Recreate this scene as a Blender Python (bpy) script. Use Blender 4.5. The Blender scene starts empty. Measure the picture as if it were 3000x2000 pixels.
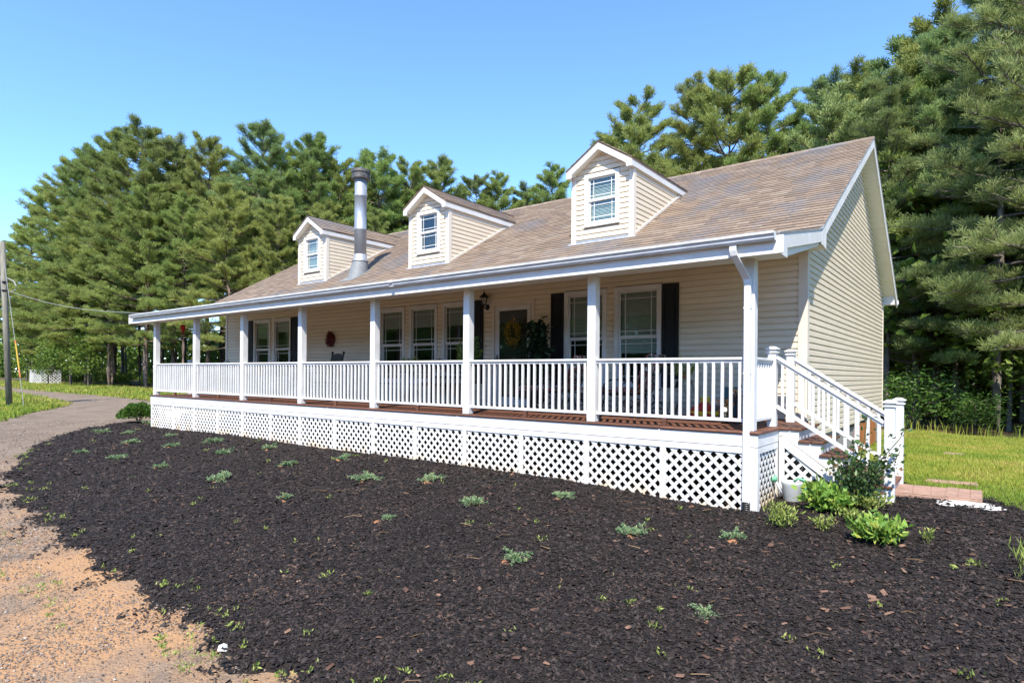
import bpy, math, random
import numpy as np
from mathutils import Vector, Matrix, Quaternion
rad=math.radians
rng=np.random.default_rng(7); random.seed(7)
scene=bpy.context.scene
COL=scene.collection

# ------------------------------------------------------------------ camera
CAM=(2.2,-7.71,0.6685)
cd=bpy.data.cameras.new('camera'); cam=bpy.data.objects.new('camera',cd); COL.objects.link(cam)
cd.sensor_width=36; cd.lens=21.434; cd.shift_y=0.0326; cd.clip_end=1500; cd.clip_start=.05
cam.matrix_world=Matrix.Translation(CAM)@Matrix.Rotation(rad(37.651),4,'Z')@Matrix.Rotation(rad(90),4,'X')@Matrix.Rotation(rad(.4654),4,'Z')
scene.camera=cam
# ------------------------------------------------------------------ sky, sun, exposure
SUN_AZ=rad(27.0); SUN_EL=rad(51.0)
w=bpy.data.worlds.new('World'); scene.world=w; w.use_nodes=True
nt=w.node_tree; sky=nt.nodes.new('ShaderNodeTexSky'); sky.sky_type='NISHITA'; sky.sun_disc=False
sky.sun_elevation=SUN_EL; sky.sun_rotation=math.pi-SUN_AZ; sky.air_density=1.0; sky.dust_density=0.0; sky.ozone_density=10.0; sky.altitude=150
nt.links.new(sky.outputs[0],nt.nodes['Background'].inputs[0]); nt.nodes['Background'].inputs[1].default_value=0.15
sd=bpy.data.lights.new('sun','SUN'); sd.energy=3.55; sd.angle=rad(.53); sd.color=(1,.94,.84)
sun=bpy.data.objects.new('sun',sd); COL.objects.link(sun)
LDIR=Vector((-math.sin(SUN_AZ)*math.cos(SUN_EL),math.cos(SUN_AZ)*math.cos(SUN_EL),-math.sin(SUN_EL)))
sun.rotation_euler=LDIR.to_track_quat('-Z','Y').to_euler(); sun.location=(10,-20,30)
scene.view_settings.view_transform='Standard'; scene.view_settings.look='None'; scene.view_settings.gamma=1
scene.view_settings.exposure=1.36; scene.view_settings.use_curve_mapping=False
scene.cycles.max_bounces=8; scene.cycles.transparent_max_bounces=8; scene.cycles.caustics_reflective=False; scene.cycles.caustics_refractive=False

# ------------------------------------------------------------------ materials
def new_mat(name):
    m=bpy.data.materials.new(name); m.use_nodes=True; return m,m.node_tree,m.node_tree.nodes['Principled BSDF']
def N(t,kind,**kw):
    n=t.nodes.new(kind)
    for k,v in kw.items(): setattr(n,k,v)
    return n
def mat(name,col,rough=.6,var=0.0,scale=8.0,bump=0.0,bscale=60.0,metal=0.0,spec=.4,col2=None,stretch=None,orand=0.0,irand=0.0,detail=6):
    """procedural material: base colour, noise variation towards col2, object/island variation, noise bump"""
    m,t,b=new_mat(name); L=t.links
    b.inputs['Roughness'].default_value=rough; b.inputs['Metallic'].default_value=metal; b.inputs['Specular IOR Level'].default_value=spec
    tc=N(t,'ShaderNodeTexCoord'); geo=N(t,'ShaderNodeNewGeometry')
    vec=geo.outputs['Position']
    if stretch:
        mp=N(t,'ShaderNodeMapping'); L.new(vec,mp.inputs[0]); mp.inputs['Scale'].default_value=stretch; vec=mp.outputs[0]
    no=N(t,'ShaderNodeTexNoise'); L.new(vec,no.inputs['Vector']); no.inputs['Scale'].default_value=scale; no.inputs['Detail'].default_value=detail; no.inputs['Roughness'].default_value=.6
    c2=col2 if col2 else tuple(c*(1-var) for c in col)
    mx=N(t,'ShaderNodeMixRGB'); mx.inputs[1].default_value=(*col,1); mx.inputs[2].default_value=(*c2,1)
    rp=N(t,'ShaderNodeMapRange'); rp.inputs[1].default_value=.38; rp.inputs[2].default_value=.66; L.new(no.outputs[0],rp.inputs[0]); L.new(rp.outputs[0],mx.inputs[0])
    out=mx.outputs[0]
    if orand or irand:
        oi=N(t,'ShaderNodeObjectInfo'); ad=N(t,'ShaderNodeMath',operation='ADD'); 
        L.new(oi.outputs['Random'],ad.inputs[0]); L.new(geo.outputs['Random Per Island'],ad.inputs[1])
        fr=N(t,'ShaderNodeMath',operation='FRACT'); L.new(ad.outputs[0],fr.inputs[0])
        a=max(orand,irand); mr=N(t,'ShaderNodeMapRange'); mr.inputs[3].default_value=1-a; mr.inputs[4].default_value=1+a*.8
        L.new(fr.outputs[0],mr.inputs[0]); mm=N(t,'ShaderNodeMixRGB',blend_type='MULTIPLY'); mm.inputs[0].default_value=1
        L.new(out,mm.inputs[1]); L.new(mr.outputs[0],mm.inputs[2]); out=mm.outputs[0]
    L.new(out,b.inputs['Base Color'])
    if bump:
        n2=N(t,'ShaderNodeTexNoise'); L.new(vec,n2.inputs['Vector']); n2.inputs['Scale'].default_value=bscale; n2.inputs['Detail'].default_value=5
        bp=N(t,'ShaderNodeBump'); bp.inputs['Strength'].default_value=bump; bp.inputs['Distance'].default_value=.02; L.new(n2.outputs[0],bp.inputs['Height']); L.new(bp.outputs[0],b.inputs['Normal'])
    return m
def ramp_mat(name,stops,rough=.8,posmix=None,transl=0.0,spec=.25,noise=None,tone=0.0):
    """colour picked per island (plus object random) from a ramp; optional large noise shift and translucency"""
    m,t,b=new_mat(name); L=t.links; b.inputs['Roughness'].default_value=rough; b.inputs['Specular IOR Level'].default_value=spec
    geo=N(t,'ShaderNodeNewGeometry'); oi=N(t,'ShaderNodeObjectInfo')
    ad=N(t,'ShaderNodeMath',operation='ADD'); L.new(oi.outputs['Random'],ad.inputs[0]); L.new(geo.outputs['Random Per Island'],ad.inputs[1])
    fr=N(t,'ShaderNodeMath',operation='FRACT'); L.new(ad.outputs[0],fr.inputs[0]); fac=fr.outputs[0]
    if noise:
        no=N(t,'ShaderNodeTexNoise'); L.new(geo.outputs['Position'],no.inputs['Vector']); no.inputs['Scale'].default_value=noise[0]; no.inputs['Detail'].default_value=3
        mr=N(t,'ShaderNodeMapRange'); mr.inputs[1].default_value=.3; mr.inputs[2].default_value=.7; L.new(no.outputs[0],mr.inputs[0])
        mx=N(t,'ShaderNodeMix'); mx.data_type='FLOAT'; mx.inputs[0].default_value=noise[1]; L.new(fac,mx.inputs[2]); L.new(mr.outputs[0],mx.inputs[3]); fac=mx.outputs[0]
    cr=N(t,'ShaderNodeValToRGB'); L.new(fac,cr.inputs[0]); e=cr.color_ramp.elements
    e[0].position=stops[0][0]; e[0].color=(*stops[0][1],1); e[1].position=stops[-1][0]; e[1].color=(*stops[-1][1],1)
    for p,c in stops[1:-1]:
        x=e.new(p); x.color=(*c,1)
    colr=cr.outputs[0]
    if tone:   # each tree its own tone
        wn=N(t,'ShaderNodeTexWhiteNoise'); wn.noise_dimensions='1D'; L.new(oi.outputs['Random'],wn.inputs['W']); hs=N(t,'ShaderNodeHueSaturation'); L.new(colr,hs.inputs['Color'])
        m1=N(t,'ShaderNodeMapRange'); m1.inputs[3].default_value=1-tone; m1.inputs[4].default_value=1+tone; L.new(wn.outputs['Value'],m1.inputs[0]); L.new(m1.outputs[0],hs.inputs['Value'])
        m2=N(t,'ShaderNodeMapRange'); m2.inputs[3].default_value=.485; m2.inputs[4].default_value=.525; L.new(oi.outputs['Random'],m2.inputs[0]); L.new(m2.outputs[0],hs.inputs['Hue']); colr=hs.outputs[0]
    L.new(colr,b.inputs['Base Color'])
    if transl:
        tr=N(t,'ShaderNodeBsdfTranslucent'); L.new(colr,tr.inputs[0]); ms=N(t,'ShaderNodeMixShader'); ms.inputs[0].default_value=transl
        L.new(b.outputs[0],ms.inputs[1]); L.new(tr.outputs[0],ms.inputs[2]); L.new(ms.outputs[0],t.nodes['Material Output'].inputs[0])
    return m
M={}
M['white']=mat('white_paint',(.66,.655,.64),.55,0,3.5,.12,70,col2=(.58,.57,.54),irand=.04,detail=9)
M['white_dirty']=mat('white_paint_splashed',(.65,.64,.61),.6,.08,2.2,.06,90)
def splash(m,col,zlo,zhi,am):
    t=m.node_tree; L=t.links; b=t.nodes['Principled BSDF']; src=b.inputs['Base Color'].links[0].from_socket
    geo=N(t,'ShaderNodeNewGeometry'); sp=N(t,'ShaderNodeSeparateXYZ'); L.new(geo.outputs['Position'],sp.inputs[0])
    mr=N(t,'ShaderNodeMapRange'); mr.inputs[1].default_value=zhi; mr.inputs[2].default_value=zlo; mr.inputs[4].default_value=am; L.new(sp.outputs[2],mr.inputs[0])
    no=N(t,'ShaderNodeTexNoise'); L.new(geo.outputs['Position'],no.inputs['Vector']); no.inputs['Scale'].default_value=2.6; no.inputs['Detail'].default_value=7
    r2=N(t,'ShaderNodeMapRange'); r2.inputs[1].default_value=.4; r2.inputs[2].default_value=.62; L.new(no.outputs[0],r2.inputs[0])
    mu=N(t,'ShaderNodeMath',operation='MULTIPLY'); L.new(mr.outputs[0],mu.inputs[0]); L.new(r2.outputs[0],mu.inputs[1])
    mx=N(t,'ShaderNodeMixRGB'); L.new(mu.outputs[0],mx.inputs[0]); L.new(src,mx.inputs[1]); mx.inputs[2].default_value=(*col,1); L.new(mx.outputs[0],b.inputs['Base Color'])
splash(M['white_dirty'],(.62,.44,.22),-.95,-.62,.8)
M['siding']=mat('vinyl_siding',(.70,.605,.46),.5,.08,1.3,.10,240,stretch=(1,1,6),orand=.035)
M['cream']=mat('cream_trim',(.66,.59,.49),.5,.05,6,.05,100)
M['soffit']=mat('soffit_panel',(.78,.75,.67),.55,.05,6,.05,100)
M['core']=mat('wall_backing',(.36,.32,.26),.8,.1,4)
M['gutter']=mat('white_aluminium',(.64,.65,.65),.4,0,4,.02,60,col2=(.46,.46,.45),stretch=(1,6,6))
M['deck']=mat('brown_stained_wood',(.150,.062,.034),.6,0,9,.25,60,col2=(.075,.032,.02),stretch=(1,9,9),orand=.2)
M['shutter']=mat('navy_black_paint',(.005,.006,.009),.7,.3,12,.05,80)
M['iron']=mat('black_iron',(.012,.012,.013),.4,.2,20,.1,80)
M['blackpl']=mat('black_plastic',(.014,.014,.014),.5,.2,20)
M['galv']=mat('galvanised_steel',(.40,.43,.46),.5,0,7,.05,60,metal=.55,col2=(.30,.32,.35),stretch=(1,1,.3))
M['galv_dark']=mat('sooted_steel',(.16,.15,.14),.6,0,14,.1,60,metal=.5,col2=(.06,.055,.05))
M['boot']=mat('grey_rubber_boot',(.20,.21,.21),.6,.15,10,.05,50)
M['flash']=mat('metal_flashing',(.45,.46,.47),.5,.3,14,.05,50,metal=.4)
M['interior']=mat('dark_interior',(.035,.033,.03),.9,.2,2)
M['blind']=mat('white_blind',(.62,.63,.60),.7,.05,6)
M['concrete']=mat('concrete_block',(.30,.28,.25),.9,.25,6,.4,40)
M['orange']=mat('orange_board',(.42,.15,.04),.8,.25,5,.2,50)
M['bark']=mat('pine_bark',(.21,.155,.12),.95,0,6,1.0,18,col2=(.09,.066,.052),stretch=(2,2,.5),orand=.2)
M['barkgrey']=mat('grey_bark',(.20,.17,.14),.95,0,6,.8,18,col2=(.09,.077,.065),stretch=(2,2,.5),orand=.2)
M['pole']=mat('weathered_pole',(.23,.21,.165),.9,0,5,.4,40,col2=(.12,.115,.09),stretch=(4,4,.35))
M['paver']=mat('pink_paver',(.36,.22,.16),.9,0,7,.4,70,col2=(.27,.17,.125))
M['limestone']=mat('white_pour',(.62,.60,.55),.9,.2,9,.4,50)
M['dirt']=mat('red_clay',(.30,.135,.06),.95,.3,6,.5,30)
M['cordw']=mat('grey_cable',(.30,.30,.29),.5)
M['yellowg']=mat('yellow_sleeve',(.55,.36,.05),.6)
# foliage
M['needle']=ramp_mat('pine_needles',[(0,(.20,.25,.07)),(.4,(.27,.325,.09)),(.75,(.34,.39,.11)),(1,(.44,.46,.15))],.5,transl=.5,noise=(.5,.35),tone=.22)
M['needle2']=ramp_mat('bluish_pine_needles',[(0,(.18,.245,.085)),(.4,(.25,.32,.115)),(.75,(.33,.40,.145)),(1,(.47,.50,.22))],.5,transl=.5,noise=(.5,.35),tone=.2)
M['leaf']=ramp_mat('broad_leaves',[(0,(.07,.13,.022)),(.5,(.14,.22,.035)),(1,(.24,.31,.06))],.5,transl=.45,noise=(.6,.4))
M['boxwood']=ramp_mat('boxwood_leaves',[(0,(.035,.085,.014)),(.5,(.075,.15,.025)),(1,(.14,.24,.045))],.45,transl=.35)
M['juniper']=ramp_mat('juniper_needles',[(0,(.11,.19,.085)),(.5,(.20,.30,.145)),(.85,(.29,.38,.20)),(1,(.42,.40,.18))],.6,transl=.25)
M['hosta']=ramp_mat('broad_green_leaves',[(0,(.12,.24,.04)),(.5,(.20,.34,.055)),(.85,(.28,.40,.08)),(1,(.44,.44,.08))],.4,transl=.35)
M['weed']=ramp_mat('lime_weed_leaves',[(0,(.17,.25,.045)),(.5,(.30,.37,.08)),(1,(.46,.48,.15))],.5,transl=.4)
M['rose']=ramp_mat('dark_rose_leaves',[(0,(.025,.055,.018)),(.5,(.05,.10,.03)),(.9,(.10,.16,.05)),(1,(.2,.10,.05))],.35,transl=.25)
M['ivy']=ramp_mat('ivy_leaves',[(0,(.008,.022,.010)),(.6,(.018,.045,.018)),(1,(.05,.085,.03))],.4,transl=.2)
M['grass']=ramp_mat('lawn_grass',[(0,(.12,.20,.03)),(.3,(.20,.29,.04)),(.6,(.33,.36,.055)),(.82,(.44,.38,.10)),(1,(.48,.36,.16))],.6,transl=.35,noise=(.55,.62))
M['stem']=mat('green_stem',(.09,.10,.03),.7,.2,10)
M['mulch']=ramp_mat('bark_mulch_chips',[(0,(.006,.0042,.0034)),(.45,(.0125,.0088,.0072)),(.72,(.026,.0185,.0148)),(.90,(.052,.036,.029)),(.975,(.10,.056,.036)),(1,(.24,.165,.11))],.72,spec=.35,noise=(1.1,.10))
M['nugget']=ramp_mat('red_brown_bark',[(0,(.05,.028,.02)),(.6,(.11,.06,.04)),(1,(.22,.13,.085))],.8)
M['stone']=ramp_mat('driveway_gravel',[(0,(.09,.07,.055)),(.4,(.16,.125,.098)),(.75,(.23,.185,.15)),(.93,(.24,.13,.07)),(1,(.42,.38,.33))],.9)
M['litter']=ramp_mat('pine_straw',[(0,(.10,.06,.03)),(.6,(.20,.12,.06)),(1,(.32,.22,.12))],.9)

def glass_mat(name,tint):
    m=bpy.data.materials.new(name); m.use_nodes=True; t=m.node_tree; L=t.links
    for n in list(t.nodes):
        if n.type!='OUTPUT_MATERIAL': t.nodes.remove(n)
    tr=N(t,'ShaderNodeBsdfTransparent'); tr.inputs[0].default_value=(*tint,1); gl=N(t,'ShaderNodeBsdfGlossy'); gl.inputs['Roughness'].default_value=.02; gl.inputs[0].default_value=(.9,.95,1,1)
    lw0=N(t,'ShaderNodeLayerWeight'); lw0.inputs[0].default_value=.5; lw=N(t,'ShaderNodeMath',operation='POWER'); lw.inputs[1].default_value=4.0; L.new(lw0.outputs['Facing'],lw.inputs[0]); ma=N(t,'ShaderNodeMath',operation='MULTIPLY_ADD'); ma.inputs[1].default_value=.9; ma.inputs[2].default_value=.055
    no=N(t,'ShaderNodeTexNoise'); no.inputs['Scale'].default_value=1.6; no.inputs['Detail'].default_value=1; geo=N(t,'ShaderNodeNewGeometry'); L.new(geo.outputs['Position'],no.inputs['Vector'])
    bp=N(t,'ShaderNodeBump'); bp.inputs['Strength'].default_value=.05; bp.inputs['Distance'].default_value=.05; L.new(no.outputs[0],bp.inputs['Height']); L.new(bp.outputs[0],gl.inputs['Normal'])
    L.new(lw.outputs[0],ma.inputs[0]); ms=N(t,'ShaderNodeMixShader'); L.new(ma.outputs[0],ms.inputs[0]); L.new(tr.outputs[0],ms.inputs[1]); L.new(gl.outputs[0],ms.inputs[2])
    L.new(ms.outputs[0],t.nodes['Material Output'].inputs[0]); return m
M['glass']=glass_mat('window_glass',(.86,.92,.89))
def shingle_mat():
    m,t,b=new_mat('roof_shingle'); L=t.links; b.inputs['Roughness'].default_value=.9; b.inputs['Specular IOR Level'].default_value=.2
    geo=N(t,'ShaderNodeNewGeometry'); oi=N(t,'ShaderNodeObjectInfo'); ad=N(t,'ShaderNodeMath',operation='ADD'); L.new(oi.outputs['Random'],ad.inputs[0]); L.new(geo.outputs['Random Per Island'],ad.inputs[1])
    fr=N(t,'ShaderNodeMath',operation='FRACT'); L.new(ad.outputs[0],fr.inputs[0])
    cr=N(t,'ShaderNodeValToRGB'); L.new(fr.outputs[0],cr.inputs[0]); e=cr.color_ramp.elements
    e[0].color=(.178,.135,.100,1); e[1].color=(.285,.225,.168,1); x=e.new(.5); x.color=(.235,.172,.122,1); x=e.new(.85); x.color=(.262,.198,.142,1)
    # grey weathering streaks
    mp=N(t,'ShaderNodeMapping'); L.new(geo.outputs['Position'],mp.inputs[0]); mp.inputs['Scale'].default_value=(.55,.35,.35)
    no=N(t,'ShaderNodeTexNoise'); L.new(mp.outputs[0],no.inputs['Vector']); no.inputs['Scale'].default_value=1.3; no.inputs['Detail'].default_value=7; no.inputs['Roughness'].default_value=.65
    mr=N(t,'ShaderNodeMapRange'); mr.inputs[1].default_value=.49; mr.inputs[2].default_value=.62; mr.inputs[4].default_value=.85; L.new(no.outputs[0],mr.inputs[0])
    mx=N(t,'ShaderNodeMixRGB'); L.new(mr.outputs[0],mx.inputs[0]); L.new(cr.outputs[0],mx.inputs[1]); mx.inputs[2].default_value=(.175,.160,.155,1)
    n2=N(t,'ShaderNodeTexNoise'); L.new(geo.outputs['Position'],n2.inputs['Vector']); n2.inputs['Scale'].default_value=160; n2.inputs['Detail'].default_value=2
    m2=N(t,'ShaderNodeMixRGB',blend_type='MULTIPLY'); m2.inputs[0].default_value=.45; L.new(mx.outputs[0],m2.inputs[1]); L.new(n2.outputs[0],m2.inputs[2])
    g=N(t,'ShaderNodeMixRGB',blend_type='MULTIPLY'); g.inputs[0].default_value=1; g.inputs[2].default_value=(1.25,1.25,1.25,1); L.new(m2.outputs[0],g.inputs[1])
    L.new(g.outputs[0],b.inputs['Base Color'])
    bp=N(t,'ShaderNodeBump'); bp.inputs['Strength'].default_value=.3; bp.inputs['Distance'].default_value=.004; L.new(n2.outputs[0],bp.inputs['Height']); L.new(bp.outputs[0],b.inputs['Normal'])
    return m
M['shingle']=shingle_mat()
def ground_mat(name,cols,scales,bump,bscale,mask=None):
    """cols: base, patch A, patch B ; scales: noise scales"""
    m,t,b=new_mat(name); L=t.links; b.inputs['Roughness'].default_value=.95; b.inputs['Specular IOR Level'].default_value=.15
    geo=N(t,'ShaderNodeNewGeometry'); out=None
    prev=N(t,'ShaderNodeRGB'); prev.outputs[0].default_value=(*cols[0],1); out=prev.outputs[0]
    for c,(sc,lo,hi,am) in zip(cols[1:],scales):
        no=N(t,'ShaderNodeTexNoise'); L.new(geo.outputs['Position'],no.inputs['Vector']); no.inputs['Scale'].default_value=sc; no.inputs['Detail'].default_value=8; no.inputs['Roughness'].default_value=.62
        mr=N(t,'ShaderNodeMapRange'); mr.inputs[1].default_value=lo; mr.inputs[2].default_value=hi; mr.inputs[4].default_value=am; L.new(no.outputs[0],mr.inputs[0])
        f=mr.outputs[0]
        mx=N(t,'ShaderNodeMixRGB'); L.new(f,mx.inputs[0]); L.new(out,mx.inputs[1]); mx.inputs[2].default_value=(*c,1); out=mx.outputs[0]
    if mask:  # blend to another colour along x (gravel gives way to bare clay)
        sp=N(t,'ShaderNodeSeparateXYZ'); L.new(geo.outputs['Position'],sp.inputs[0]); mr=N(t,'ShaderNodeMapRange'); mr.inputs[1].default_value=mask[1]; mr.inputs[2].default_value=mask[2]; L.new(sp.outputs[0],mr.inputs[0])
        no=N(t,'ShaderNodeTexNoise'); L.new(geo.outputs['Position'],no.inputs['Vector']); no.inputs['Scale'].default_value=.9; no.inputs['Detail'].default_value=9; no.inputs['Roughness'].default_value=.7
        r2=N(t,'ShaderNodeMapRange'); r2.inputs[1].default_value=.36; r2.inputs[2].default_value=.56; L.new(no.outputs[0],r2.inputs[0])
        mu=N(t,'ShaderNodeMath',operation='MULTIPLY'); L.new(mr.outputs[0],mu.inputs[0]); L.new(r2.outputs[0],mu.inputs[1])
        mx=N(t,'ShaderNodeMixRGB'); L.new(mu.outputs[0],mx.inputs[0]); L.new(out,mx.inputs[1]); mx.inputs[2].default_value=(*mask[0],1); out=mx.outputs[0]
    L.new(out,b.inputs['Base Color'])
    n2=N(t,'ShaderNodeTexNoise'); L.new(geo.outputs['Position'],n2.inputs['Vector']); n2.inputs['Scale'].default_value=bscale; n2.inputs['Detail'].default_value=6
    bp=N(t,'ShaderNodeBump'); bp.inputs['Strength'].default_value=bump; bp.inputs['Distance'].default_value=.03; L.new(n2.outputs[0],bp.inputs['Height']); L.new(bp.outputs[0],b.inputs['Normal'])
    return m
M['g_forest']=ground_mat('forest_floor',[(.11,.075,.045),(.06,.085,.03),(.19,.12,.065)],[(.35,.45,.6,.8),(.8,.5,.65,.7)],.6,9)
M['g_drive']=ground_mat('gravel_and_clay',[(.205,.160,.120),(.125,.098,.076),(.28,.215,.155)],[(1.2,.45,.62,.75),(19,.48,.68,.8)],1.0,42,mask=((.37,.215,.11),-15,-8))
M['g_lawn']=ground_mat('lawn_soil',[(.17,.16,.05),(.12,.15,.03),(.30,.23,.11)],[(.5,.42,.6,.8),(.9,.5,.68,.8)],.6,25)
M['g_bed']=ground_mat('mulch_soil',[(.020,.016,.014),(.035,.027,.023),(.10,.045,.022)],[(18,.4,.65,.9),(1.1,.66,.76,.6)],1.0,55)

# ------------------------------------------------------------------ mesh helpers
class MB:
    def __init__(s): s.v=[]; s.f=[]
    def add(s,vs,fs):
        o=len(s.v); s.v+= [tuple(p) for p in vs]; s.f+=[tuple(i+o for i in f) for f in fs]; return s
    def box(s,x0,x1,y0,y1,z0,z1):
        return s.add([(x0,y0,z0),(x1,y0,z0),(x1,y1,z0),(x0,y1,z0),(x0,y0,z1),(x1,y0,z1),(x1,y1,z1),(x0,y1,z1)],
            [(0,3,2,1),(4,5,6,7),(0,1,5,4),(1,2,6,5),(2,3,7,6),(3,0,4,7)])
    def cbox(s,x0,x1,y0,y1,z0,z1,c=.004):      # box with chamfered vertical and horizontal edges
        pts=[]
        for z,i in ((z0,c),(z0+c,0),(z1-c,0),(z1,c)):
            for (x,y) in ((x0+c,y0),(x1-c,y0),(x1,y0+c),(x1,y1-c),(x1-c,y1),(x0+c,y1),(x0,y1-c),(x0,y0+c)):
                pts.append((min(max(x,x0+i),x1-i),min(max(y,y0+i),y1-i),z))
        fs=[tuple(range(7,-1,-1)),tuple(range(24,32))]
        for r in range(3):
            for k in range(8): fs.append((r*8+k,r*8+(k+1)%8,r*8+8+(k+1)%8,r*8+8+k))
        return s.add(pts,fs)
    def bar(s,p,q,w,h,up=(0,0,1)):
        p=Vector(p);q=Vector(q); d=(q-p).normalized(); u=Vector(up); sd=d.cross(u)
        if sd.length<1e-4: sd=d.cross(Vector((1,0,0)))
        sd.normalize(); u=sd.cross(d).normalized(); a=sd*w/2; b=u*h/2
        return s.add([p-a-b,p+a-b,p+a+b,p-a+b,q-a-b,q+a-b,q+a+b,q-a+b],[(0,1,2,3),(4,7,6,5),(0,4,5,1),(1,5,6,2),(2,6,7,3),(3,7,4,0)])
    def tube(s,pts,r,n=8,cap=True):
        pts=[Vector(p) for p in pts]; rs=r if isinstance(r,(list,tuple)) else [r]*len(pts); rings=[]
        ref=Vector((0,0,1))
        for i,p in enumerate(pts):
            d=(pts[min(i+1,len(pts)-1)]-pts[max(i-1,0)]).normalized()
            a=d.cross(ref); 
            if a.length<1e-3: a=d.cross(Vector((1,0,0)))
            a.normalize(); b=d.cross(a)
            rings.append([p+(a*math.cos(2*math.pi*k/n)+b*math.sin(2*math.pi*k/n))*rs[i] for k in range(n)])
        vs=[v for rg in rings for v in rg]; fs=[]
        for i in range(len(pts)-1):
            for k in range(n): fs.append((i*n+k,i*n+(k+1)%n,(i+1)*n+(k+1)%n,(i+1)*n+k))
        if cap: fs+= [tuple(range(n-1,-1,-1)),tuple(range((len(pts)-1)*n,len(pts)*n))]
        return s.add(vs,fs)
    def lathe(s,prof,c=(0,0,0),n=20,cap=True):
        vs=[(c[0]+r*math.cos(2*math.pi*k/n),c[1]+r*math.sin(2*math.pi*k/n),c[2]+z) for r,z in prof for k in range(n)]; fs=[]
        for i in range(len(prof)-1):
            for k in range(n): fs.append((i*n+k,i*n+(k+1)%n,(i+1)*n+(k+1)%n,(i+1)*n+k))
        if cap: fs+=[tuple(range(n-1,-1,-1)),tuple(range((len(prof)-1)*n,len(prof)*n))]
        return s.add(vs,fs)
    def prism(s,poly,a,b,axis='x'):
        """poly of 2-D points extruded along axis from a to b. axis x: poly=(y,z); y: (x,z); z: (x,y)"""
        def P(u,v,t): return {'x':(t,u,v),'y':(u,t,v),'z':(u,v,t)}[axis]
        n=len(poly); vs=[P(u,v,a) for u,v in poly]+[P(u,v,b) for u,v in poly]
        fs=[tuple(range(n-1,-1,-1)),tuple(range(n,2*n))]+[(k,(k+1)%n,n+(k+1)%n,n+k) for k in range(n)]
        return s.add(vs,fs)
    def mesh(s,name,m,smooth=False):
        me=bpy.data.meshes.new(name); me.from_pydata(s.v,[],s.f); fix_normals(me)
        if m is not None: me.materials.append(m)
        if smooth: me.shade_smooth()
        return me
import bmesh
def fix_normals(me):
    bm=bmesh.new(); bm.from_mesh(me); bmesh.ops.recalc_face_normals(bm,faces=bm.faces); bm.to_mesh(me); bm.free()
def np_mesh(name,verts,faces,m,smooth=False):
    me=bpy.data.meshes.new(name); V=np.asarray(verts,np.float32); F=np.asarray(faces,np.int32); k=F.shape[1]
    me.vertices.add(len(V)); me.vertices.foreach_set('co',V.ravel()); me.loops.add(F.size); me.loops.foreach_set('vertex_index',F.ravel())
    me.polygons.add(len(F)); me.polygons.foreach_set('loop_start',np.arange(0,F.size,k,dtype=np.int32)); me.polygons.foreach_set('loop_total',np.full(len(F),k,np.int32))
    me.update(calc_edges=True); me.materials.append(m)
    if smooth: me.shade_smooth()
    return me
def obj(name,data,parent=None,loc=None,rotz=None,label=None,cat=None,group=None,kind=None,m=None,smooth=False):
    if isinstance(data,MB): data=data.mesh(name,m,smooth)
    o=bpy.data.objects.new(name,data); COL.objects.link(o)
    if parent is not None: o.parent=parent
    if loc is not None: o.location=loc
    if rotz: o.rotation_euler=(0,0,rotz)
    if label: o['label']=label
    if cat: o['category']=cat
    if group: o['group']=group
    if kind: o['kind']=kind
    return o
def thing(name,label,cat,loc=(0,0,0),rotz=0,group=None): return obj(name,None,None,loc,rotz,label,cat,group)
def dup(o,parent=None):
    c=o.copy(); COL.objects.link(c)
    if parent is not None: c.parent=parent
    for ch in o.children: dup(ch,c)
    return c

# ------------------------------------------------------------------ terrain
def sst(a,b,x):
    t=np.clip((x-a)/(b-a),0,1); return t*t*(3-2*t)
def GZ(x,y):
    x=np.asarray(x,float);y=np.asarray(y,float)
    z=-.90-.10*sst(-3,0,x)-.045*sst(-13,-17,x)
    d=np.clip(-(y+.1),0,None); d=np.where(d>7,7+(d-7)*.15,d)
    s=.15+.85*sst(-20,-9,x)
    z=z-.125*d*s*(1-.35*sst(1,6,x))
    z=z+(.20*sst(-.3,1.6,y))*sst(-.6,1.2,x)
    z=z-.24*sst(4,16,y)*sst(-1,2,x)
    far=np.clip(-(x+18),0,None); yy=np.clip(y,0,None)
    r=.0135*far+.04*yy*sst(-18,-24,x)
    z=z+.62*(1-np.exp(-r/.62))
    return z+.018*np.sin(x*.9+1.3*np.sin(y*.7))*np.sin(y*1.1+.6)
def gz(x,y): return float(GZ(x,y))
def inside(poly,X,Y):
    r=np.zeros(X.shape,bool); n=len(poly); j=n-1
    for i in range(n):
        xi,yi=poly[i]; xj,yj=poly[j]
        c=((yi>Y)!=(yj>Y))&(X<(xj-xi)*(Y-yi)/((yj-yi)+1e-12)+xi); r^=c; j=i
    return r
def wob(X,Y,a):  # ragged edges
    return (X+a*(np.sin(Y*5.1+1.7*np.sin(X*3.3))+.6*np.sin(Y*13+X*7)+.4*np.sin(X*27-Y*19)),
            Y+a*(np.sin(X*4.3+1.1*np.sin(Y*6.1))+.6*np.sin(X*11-Y*5)+.4*np.sin(Y*25+X*17)))
def pdist(poly,X,Y):
    d=np.full(X.shape,1e9); n=len(poly)
    for i in range(n):
        (ax,ay),(bx,by)=poly[i],poly[(i+1)%n]; ux,uy=bx-ax,by-ay; t=np.clip(((X-ax)*ux+(Y-ay)*uy)/(ux*ux+uy*uy),0,1); d=np.minimum(d,np.hypot(X-ax-t*ux,Y-ay-t*uy))
    return np.where(inside(poly,X,Y),d,-d)
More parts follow.
